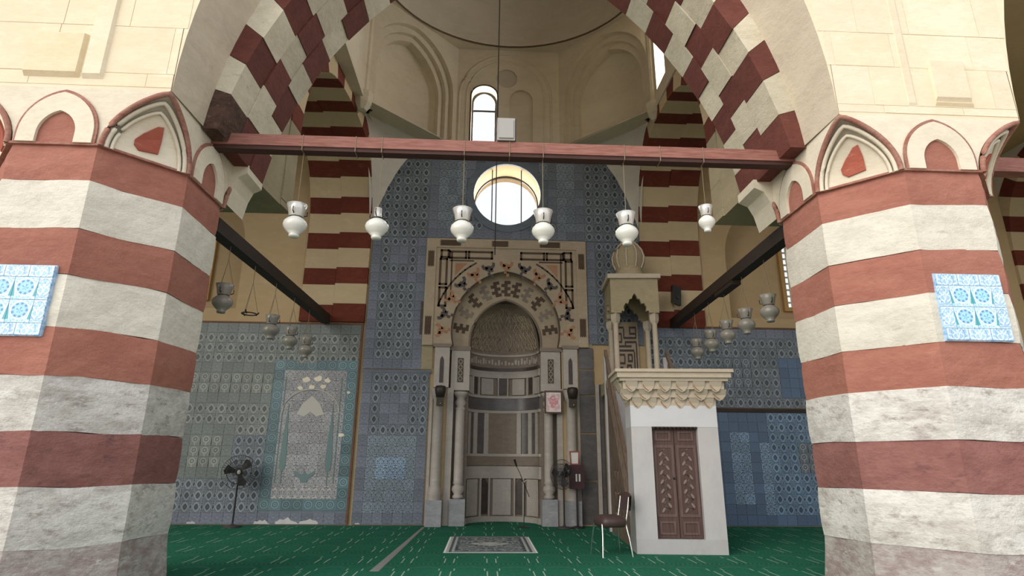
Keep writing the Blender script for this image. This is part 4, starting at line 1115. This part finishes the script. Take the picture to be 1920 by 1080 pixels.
for xx in (-hx, hx-.1):
    F = [(K0-.0, 5.28)]+foil(K0+.14, K1-.14, 5.28, 5.80)+[(K1+.05, 5.28), (K1+.05, 6.2), (K0-.0, 6.2)]
    b = MB(); b.plate(F, [], YZ(xx), YZ(xx+.1)); mb('canopy_side', 'kiosk_stone', b)
mb('canopy_cornice', 'muqarnas_stone', MB().box(-hx-.07, hx+.07, K0-.14, K1+.18, 6.2, 6.32)); mb('canopy_roof', 'kiosk_stone', MB().box(-hx+.02, hx-.02, K0-.02, K1+.06, 6.02, 6.2))
kc = ((0), (K0+K1)/2)
mb('bulb_base', 'kiosk_stone', MB().lathe([(.44, 6.32), (.40, 6.45), (.34, 6.58), (.37, 6.64)], (0, kc[1], 0), 16), True)
mb('bulb', 'kiosk_stone', MB().lathe([(.34, 6.62), (.41, 6.78), (.43, 6.95), (.38, 7.12), (.28, 7.28), (.14, 7.42), (.04, 7.52)], (0, kc[1], 0), 18), True)
for k in range(10):
    a = 2*PI*k/10; b = MB(); b.tube([(r*math.cos(a), kc[1]+r*math.sin(a), z) for r, z in ((.36, 6.62), (.43, 6.78), (.45, 6.95), (.40, 7.12), (.29, 7.29), (.15, 7.43))], .024, 6); mb('bulb_rib', 'muqarnas_stone', b, True)
b = MB(); b.lathe([(.03, 7.5), (.07, 7.6), (.03, 7.68), (.03, 7.74), (.075, 7.84), (.03, 7.92), (.03, 7.98), (.065, 8.06), (.025, 8.14), (.02, 8.2)], (0, kc[1], 0), 10); mb('finial', 'iron', b, True)
b = MB(); b.tube([(.09*math.cos(2*PI*k/16), kc[1], 8.28+.09*math.sin(2*PI*k/16)) for k in range(16)], .018, 6, close=True); mb('finial_ring', 'iron', b, True)
b = MB(); b.tube([(-.03, kc[1]-.02, 7.98), (-.3, kc[1]-.06, 7.45)], .02, 5); mb('finial_stay', 'iron', b)
# square script panel on the wall behind the kiosk
yk = K1+.30
mb('script_panel', 'mihrab_cream', MB().box(-.50, .30, yk, yk+.06, 3.6, 5.35))
G = ["############....######", "#..........#....#....#", "#..........#....#....#", "##########.#....######", "#........#.#.........#", "#..####..#.###########", "#..#..#..#............", "####..####..##########", "............#........#",
     "##################...#", "#....................#", "#..#################.#", "#..#...............#.#", "####..######..####.#.#", "......#....#..#..#.#.#", "#######....#..#..#.#.#", "#..#..#....#..####.#.#", "#..#..######.......#.#",
     "####.........####..#.#", "....######...#..#..#.#", "#####....#...#..#..#.#", "#..#.....#...####..#.#", "#..#######.........###", "####......#########..."]
cw, ch = .74/22, 1.42/24
for r, row in enumerate(G):
    i = 0
    while i < len(row):
        if row[i] == '#':
            k = i
            while k < len(row) and row[k] == '#': k += 1
            if k-i > 1 or True:
                x0, z1 = -.48+i*cw, 5.22-r*ch
                mb('script_stroke', 'mihrab_dark', MB().box(x0, x0+(k-i)*cw*.97, yk-.010, yk+.01, z1-ch*.98, z1))
            i = k
        else: i += 1

# ------------------------------------------------------------ tie beams
BM = thing('tie_beam', 'long reddish wooden tie beam across the front arch, carrying six glass lamps', 'beam', (FX, 7.95, 6.02))
b = MB(); b.box(-4.13, 4.72, 7.85, 8.05, 6.05, 6.23); b.build('beam_timber', 'beam_red', BM)
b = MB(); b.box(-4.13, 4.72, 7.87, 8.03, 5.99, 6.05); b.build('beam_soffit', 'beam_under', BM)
for x in (-2.78, -1.61, -.38, .81, 2.05, 3.27, -2.0, .3, 2.6):
    b = MB(); b.plate([(7.843, 5.983), (8.057, 5.983), (8.057, 6.237), (7.843, 6.237)], [[(7.849, 5.989), (8.051, 5.989), (8.051, 6.231), (7.849, 6.231)]], YZ(x-.006), YZ(x+.006)); b.build('wire_loop', 'cord', BM)
def slant(label, xa, ya, xb, yb, z, th=.11):
    O = thing('tie_beam', label, 'beam', (xb, yb, z-.1))
    d = Vector((xb-xa, yb-ya, 0)).normalized(); n_ = Vector((d.y, -d.x, 0))*th; b = MB()
    a, c = Vector((xa, ya, z)), Vector((xb, yb, z)); q = []
    for p in (a, c): q.append([p-n_-Vector((0, 0, .13)), p+n_-Vector((0, 0, .13)), p+n_+Vector((0, 0, .11)), p-n_+Vector((0, 0, .11))])
    b.hexa(*q); b.build('beam_timber', 'beam_dark', O)
    m = a.lerp(c, .42); L = .5
    b = MB(); q = []
    for s_, zz in ((-L, 0), (L, 0)):
        p = m+d*s_; q.append([p-n_*.9-Vector((0, 0, .22)), p+n_*.9-Vector((0, 0, .22)), p+n_*.9-Vector((0, 0, .13)), p-n_*.9-Vector((0, 0, .13))])
    if xa > 0: b.hexa(*q); b.build('joint_block', 'beam_dark', O)
    return O
slant('dark timber tie beam running back from the left-hand pillar under its striped side arch', -4.52, 8.85, -4.38, D-.12, 5.28)
slant('dark timber tie beam running back from the right-hand pillar behind the pulpit', 5.05, 8.85, 5.28, D-.12, 5.33)
BM2 = thing('tie_beam', 'tie beam of the next arch beyond the outer side of the right-hand pillar', 'beam', (11.6, 7.95, 6.0))
MB().box(7.24, 16.0, 7.85, 8.05, 5.99, 6.23).build('beam_timber', 'beam_red', BM2)

# ------------------------------------------------------------ lamps
def lamp(name, label, group, glass_top, glass_body, wire_top, chains, thin=False):
    """mosque lamp, origin at its foot; wire_top: height of the beam above the foot"""
    L_ = thing(name, label, 'lamp', (0, 0, 0), 0, group)
    MB().lathe([(.001, 0), (.065, 0), (.075, .03), (.065, .045), (.11, .085), (.155, .14), (.17, .185), (.16, .23), (.12, .275), (.085, .30)], (0, 0, 0), 20).build('bowl', glass_body, L_, True)
    if thin: MB().lathe([(.055, .30), (.055, .48), (.045, .48), (.045, .30)], (0, 0, 0), 14).build('neck', glass_top, L_, True)
    else: MB().lathe([(.085, .30), (.105, .33), (.12, .42), (.148, .50), (.142, .50), (.112, .42), (.095, .33)], (0, 0, 0), 20).build('neck', glass_top, L_, True)
    MB().lathe([(.085, .30), (.095, .31), (.085, .325)], (0, 0, 0), 18).build('collar', 'iron', L_, True)
    for k in range(3):
        a = 2*PI*k/3+.5; MB().tube([(.085*math.cos(a), .085*math.sin(a), .33), (.15*math.cos(a), .15*math.sin(a), .36), (.15*math.cos(a), .15*math.sin(a), .42)], .009, 5).build('handle', 'iron', L_)
        if chains: MB().tube([(.15*math.cos(a), .15*math.sin(a), .42), (0, 0, .95)], .005, 4).build('chain', 'cord', L_)
    if chains: MB().tube([(0, 0, .95), (0, 0, wire_top)], .006, 4).build('wire', 'cord', L_)
    else: 
        MB().tube([(0, 0, .3), (0, 0, wire_top)], .006, 4).build('wire', 'cord', L_)
    return L_
lamps = []
ORD = ('first', 'second', 'third', 'fourth', 'fifth', 'sixth')
lp = lamp('hanging_lamp', '', 'lamps under the front beam', 'silver_glass', 'milk_glass', 1.35, False)
lt = lamp('hanging_lamp', '', 'lamps under the front beam', 'silver_glass', 'milk_glass', 1.35, False, True)
for i, x in enumerate((-2.78, -1.61, -.38, .81, 2.05, 3.27)):
    o = lp if i == 0 else lt if i == 1 else copy_tree(lp); o.location = (x, 7.95, 4.64)
    o['label'] = ('milky glass mosque lamp on the red front beam, %s from the left-hand pillar' % ORD[i]) if i != 1 else 'milky glass globe lamp with a thin tube neck on the red front beam'
    if i == 5: o.scale = (.72, .72, .82); o.location.z = 4.885; o['label'] = 'smallest milky glass lamp on the red front beam, next to the right-hand pillar'
lb = lamp('hanging_lamp', '', 'lamps under the left tie beam', 'grey_glass', 'grey_glass', 1.2, True)
lr = lamp('hanging_lamp', '', 'lamps under the right tie beam', 'grey_glass', 'grey_glass', 1.2, True)
for i, y in enumerate((9.80, 12.02, 13.17, 14.29)):
    o = lb if i == 0 else copy_tree(lb); o.location = (-4.50+.022*(y-9), y, 3.95)
    o['label'] = 'dull grey glass lamp on chains under the left tie beam, %s from its pillar' % ORD[i]
# one lamp holder has lost its glass
LH = thing('lamp_holder', 'empty black lamp ring on chains under the left tie beam, its glass missing', 'lamp holder', (-4.45, 10.87, 4.15))
b = MB(); b.tube([(-4.45+.13*math.cos(2*PI*k/16), 10.87+.13*math.sin(2*PI*k/16), 4.2) for k in range(16)], .012, 6, close=True); b.build('ring', 'iron', LH)
for k in range(3):
    a = 2*PI*k/3+.5; c, s_ = math.cos(a), math.sin(a); MB().tube([(-4.45+.12*c, 10.87+.12*s_, 4.18), (-4.45+.17*c, 10.87+.17*s_, 4.24)], .014, 5).build('handle', 'iron', LH); MB().tube([(-4.45+.15*c, 10.87+.15*s_, 4.22), (-4.45, 10.87, 4.8)], .005, 4).build('chain', 'cord', LH)
MB().tube([(-4.45, 10.87, 4.8), (-4.45, 10.87, 5.16)], .006, 4).build('wire', 'cord', LH)
for i, y in enumerate((10.0, 11.04, 12.05, 13.04, 14.06)):
    o = lr if i == 0 else copy_tree(lr); o.location = (5.08+.032*(y-9), y, 4.02)
    o['label'] = 'dull grey glass lamp on chains under the right tie beam, %s from its pillar' % ORD[i]
tag(MB().tube([(.19, 12.3, 18.24), (.165, 12.3, 6.0)], .014, 6).build('dome_chain', 'iron'), 'thin dark chain hanging from the dome in front of the round window', 'chain')

# ------------------------------------------------------------ loudspeakers, pictures, spotlights
SB = thing('loudspeaker', 'white box loudspeaker standing on the red front beam', 'loudspeaker', (.25, 7.93, 6.23))
MB().box(.11, .38, 7.82, 8.03, 6.24, 6.62).build('cabinet', 'white_plastic', SB); MB().box(.135, .355, 7.80, 7.82, 6.27, 6.59).build('grille', 'white_plastic', SB); MB().box(.375, .395, 7.85, 8.0, 6.25, 6.63).build('bracket', 'black_plastic', SB); MB().box(.12, .37, 7.85, 8.02, 6.225, 6.245).build('foot', 'black_plastic', SB)
WS = thing('loudspeaker', 'black loudspeaker fixed to the striped pier behind the pulpit', 'loudspeaker', (5.33, D-.3, 5.75))
b = MB(); b.hexa([(5.17, D-.5, 5.85), (5.40, D-.5, 5.75), (5.42, D-.22, 5.80), (5.2, D-.22, 5.9)], [(5.22, D-.42, 6.38), (5.46, D-.42, 6.30), (5.46, D-.2, 6.32), (5.24, D-.2, 6.4)]); b.build('cabinet', 'black_plastic', WS)
MB().tube([(5.33, D-.25, 6.0), (5.33, D-.1, 6.0)], .03, 6).build('bracket', 'iron', WS); MB().sphere((5.33, D-.49, 5.98), .04, 8).build('cone', 'fan_grey', WS)
def spot(x, label):
    O = thing('spotlight', label, 'spotlight', (x, D-.35, 3.0))
    b = MB(); b.lathe([(.02, -.16), (.11, -.15), (.15, .05), (.13, .14), (.02, .16)], (x, D-.38, 3.32), 14); b.build('lamp_head', 'bronze', O, True)
    MB().box(x-.09, x+.09, D-.44, D-.3, 2.95, 3.2).build('ballast_box', 'bronze', O); MB().sphere((x+.02, D-.45, 3.0), .03, 8).build('lens', 'brass', O)
spot(-1.16, 'bronze spotlight on the mihrab column next to the low tile panel'); spot(2.33, 'bronze spotlight on the mihrab column next to the dark marble slabs')
def picture():
    x, y, z, P = coords()
    d = hyp(x, z*.8)
    c = mix((.62, .40, .42), (.80, .66, .64), smooth(noise(P, 9, 3), .4, .6))
    c = mix(c, (.62, .16, .18), mn(d < .13, noise(P, 14, 2) > .47)*.8); c = mix(c, (.85, .8, .72), mn(mx(ab(x)/.2, ab(z)/.26) > .86, 1.0)*.6)
    return c, None, 0
material('pink_print', picture, .3, .5)
PF = thing('framed_picture', 'framed pinkish calligraphy print on the mihrab inner column', 'picture', (1.84, D-.18, 2.80))
MB().plate([(1.60, 2.80), (2.08, 2.80), (2.08, 3.40), (1.60, 3.40)], [[(1.64, 2.84), (2.04, 2.84), (2.04, 3.36), (1.64, 3.36)]], XZ(D-.21), XZ(D-.17)).build('picture_frame', 'door_wood', PF)
o = MB().box(-.21, .21, 0, .01, -.27, .27).build('print', 'pink_print', PF, local=True); o.location = (0, -.005, .30)
PS2 = thing('framed_picture', 'small red-edged notice leaning above the fan cabinet', 'picture', (2.36, D-.36, 1.60))
MB().plate([(2.24, 1.5), (2.46, 1.5), (2.48, 1.84), (2.22, 1.84)], [[(2.265, 1.53), (2.435, 1.53), (2.45, 1.81), (2.25, 1.81)]], XZ(D-.37), XZ(D-.34)).build('picture_frame', 'red_paint', PS2)
MB().box(2.25, 2.45, D-.355, D-.345, 1.52, 1.82).build('print', 'paper', PS2)
CB = thing('speaker_cabinet', 'dark burgundy cabinet on a stand beside the mihrab fan', 'cabinet', (2.38, D-.42, 0))
MB().box(2.2, 2.56, D-.52, D-.34, .92, 1.5).build('cabinet_body', 'burgundy', CB); MB().box(2.34, 2.38, D-.535, D-.52, 1.1, 1.28).build('label_plate', 'paper', CB); MB().box(2.42, 2.46, D-.535, D-.52, 1.1, 1.28).build('label_plate', 'paper', CB)
MB().tube([(2.38, D-.43, 0.02), (2.38, D-.43, .93)], .025, 8).build('stand_pole', 'iron', CB); MB().lathe([(.18, 0), (.18, .02), (.03, .05)], (2.38, D-.43, 0), 16).build('stand_foot', 'iron', CB)

# ------------------------------------------------------------ fans
def fan(label, x, y, zc, r, rot, hub_m):
    F = thing('standing_fan', label, 'fan', (x, y, 0))
    MB().lathe([(.001, .0), (.22, .0), (.22, .025), (.05, .05), (.02, .09)], (x, y, 0), 20).build('base', 'fan_grey', F, True)
    MB().tube([(x, y, .05), (x, y, zc-.05)], .02, 8).build('pole', 'iron', F)
    R_ = Matrix.Rotation(rot, 3, 'Z'); c = Vector((x, y, zc)); tf = lambda u, d, v: tuple(c+R_ @ Vector((u, d, v)))
    b = MB(); b.lathe([(.05, 0), (.08, .05), (.08, .18), (.05, .24), (.001, .25)], (0, 0, 0), 12); b.v = [tf(p[0], p[2]-.05, p[1]) for p in b.v]; b.build('motor', 'black_plastic', F, True)
    n = 44; cage = MB()
    for k in range(n):
        a = 2*PI*k/n; cage.tube([tf(q*math.cos(a), d, q*math.sin(a)) for q, d in ((.06, -.17), (r*.6, -.16), (r*.95, -.11), (r, -.06), (r*.95, -.01), (r*.5, .03), (.06, .04))], .0035, 4)
    for q, d in ((r, -.06), (r*.7, -.155), (r*.4, -.165), (r*.2, -.17), (r*.7, .01)): cage.tube([tf(q*math.cos(2*PI*k/28), d, q*math.sin(2*PI*k/28)) for k in range(28)], .006, 4, close=True)
    cage.build('cage', 'fan_grey', F)
    for k in range(3):
        a = 2*PI*k/3+.9; b = MB(); A = []; Bq = []
        prof = [(.05, -.2), (r*.35, -.45), (r*.8, -.42), (r*.88, .05), (r*.8, .32), (r*.4, .3), (.05, .2)]
        pts = [tf(q*math.cos(a+t), -.07+.04*t, q*math.sin(a+t)) for q, t in prof]; pb = [tf(q*math.cos(a+t), -.06+.04*t, q*math.sin(a+t)) for q, t in prof]
        m_ = len(prof); b.add(pts+pb, [tuple(range(m_)), tuple(range(2*m_-1, m_-1, -1))]+[(i, (i+1) % m_, m_+(i+1) % m_, m_+i) for i in range(m_)]); b.build('blade', 'black_plastic', F)
    b = MB(); b.sphere((0, 0, 0), .055, 8, sz=1); b.v = [tf(p[0]*.8, p[1]*.4-.18, p[2]) for p in b.v]; b.build('hub_badge', hub_m, F, True)
fan('black standing fan in front of the grey-green tile wall', -6.03, 15.45, 1.27, .40, .35, 'white_plastic')
fan('black standing fan between the mihrab columns and the pulpit stair', 2.03, D-.55, 1.27, .36, -.75, 'fan_grey')

# ------------------------------------------------------------ microphone, chair, rug, tape
MS = thing('microphone_stand', 'thin microphone stand with angled boom in front of the mihrab niche', 'microphone', (1.04, 15.5, 0))
MB().tube([(1.04, 15.5, .02), (1.05, 15.5, 1.05)], .011, 6).build('pole', 'iron', MS); MB().tube([(1.18, 15.55, .72), (.92, 15.45, 1.32)], .010, 6).build('boom', 'iron', MS)
MB().lathe([(.001, 0), (.15, 0), (.15, .015), (.02, .03)], (1.04, 15.5, 0), 16).build('base', 'iron', MS)
MB().tube([(.92, 15.45, 1.32), (.84, 15.42, 1.47)], .016, 6).build('microphone_body', 'chrome', MS); MB().tube([(.85, 15.42, 1.45), (.79, 15.40, 1.62)], [.02, .03], 8).build('microphone_head', 'black_plastic', MS)
MB().tube([(1.0, 15.5, 1.05), (1.12, 15.5, 1.12)], .02, 6).build('clamp', 'white_plastic', MS)

CH = thing('metal_chair', 'brown padded chair with pale metal legs beside the pulpit stair', 'chair', (2.30, 11.17, 0), math.radians(-78))
CH.scale = (1.18, 1.12, 1.14)
for (x0, y0, x1, y1) in ((-.20, -.24, -.15, -.2), (.20, -.24, .15, -.2), (-.2, .26, -.15, .2), (.2, .26, .15, .2)):
    MB().tube([(x0*1.15, y0, 0), (x0, (y0+y1)/2, .26), (x1, y1, .47)], .013, 8).build('leg', 'chrome', CH, True, local=True)
b = MB(); rows = []
def sq(k, s): a = 2*PI*k/24; c, s_ = math.cos(a), math.sin(a); return (s*.23*math.copysign(abs(c)**.5, c), s*.22*math.copysign(abs(s_)**.5, s_))
for s_, z in ((.001, .42), (.9, .42), (1.0, .45), (1.03, .50), (.97, .55), (.6, .585), (.001, .595)): rows.append([(*sq(k, s_), z-.0) for k in range(25)])
b.grid(rows); b.build('seat', 'seat_brown', CH, True, local=True)
b = MB(); rows = []
for k in range(9):
    u = -1+2*k/8; rows.append([(u*.22, .22+.03*(1-u*u)+dy+.10*(z-.55), z-.05*u*u*(1 if z > .7 else 0)) for dy, z in ((0, .66), (0, .78), (0, .92), (.03, .93), (.035, .8), (.03, .66), (0, .66))])
b.grid(rows); b.build('backrest', 'seat_brown', CH, True, local=True)
for x in (-.15, .15): MB().tube([(x, .2, .46), (x, .25, .70), (x, .275, .86)], .012, 8).build('back_post', 'chrome', CH, True, local=True)
def rug():
    x, y, z, P = coords()
    ax, ay = ab(x), ab(y)
    c = mix((.055, .075, .095), (.16, .19, .2), smooth(noise(P, 7, 4), .42, .6))
    c = mix(c, (.34, .37, .36), mn(voro(comb(ab(x)*7, y*7, 0), 1.0, 'DISTANCE_TO_EDGE') < .09, mn(ax < .6, ay < .95))*.8)
    d = ax/.42+ay/.28; c = mix(c, (.50, .51, .47), d < 1.0); c = mix(c, (.1, .12, .15), band(d, .45, .6))
    e = mx(ax-.81+.15, ay-1.13+.12); c = mix(c, (.42, .44, .42), band(e, .0, .05)); c = mix(c, (.10, .12, .14), band(e, .05, .1)); c = mix(c, (.46, .48, .46), e > .10)
    return c, noise(P, 90, 2), .3
material('rug_weave', rug, .9, .1)
RG = thing('prayer_rug', 'grey patterned rug with pale border lying on the green carpet before the mihrab', 'rug', (.17, 12.52, 0))
o = MB().box(-.81, .81, -1.13, 1.13, .001, .012).build('rug_field', 'rug_weave', RG, local=True)
for s_ in (-1, 1):
    b = MB()
    for k in range(40): b.box(s_*.81 if s_ > 0 else -.85, .85 if s_ > 0 else -.81, -1.12+k*.057, -1.10+k*.057, .001, .006)
    b.build('fringe', 'paper', RG, local=True)['kind'] = 'stuff'
b = MB(); b.hexa([(-1.47, 15.5, .001), (-1.40, 15.5, .001), (-1.52, 9.6, .001), (-1.66, 9.6, .001)], [(-1.46, 15.5, .008), (-1.41, 15.5, .008), (-1.54, 9.6, .008), (-1.64, 9.6, .008)])
tag(b.build('cable_cover', 'tape_grey'), 'grey cable strip taped across the green carpet towards the mihrab', 'cable cover')
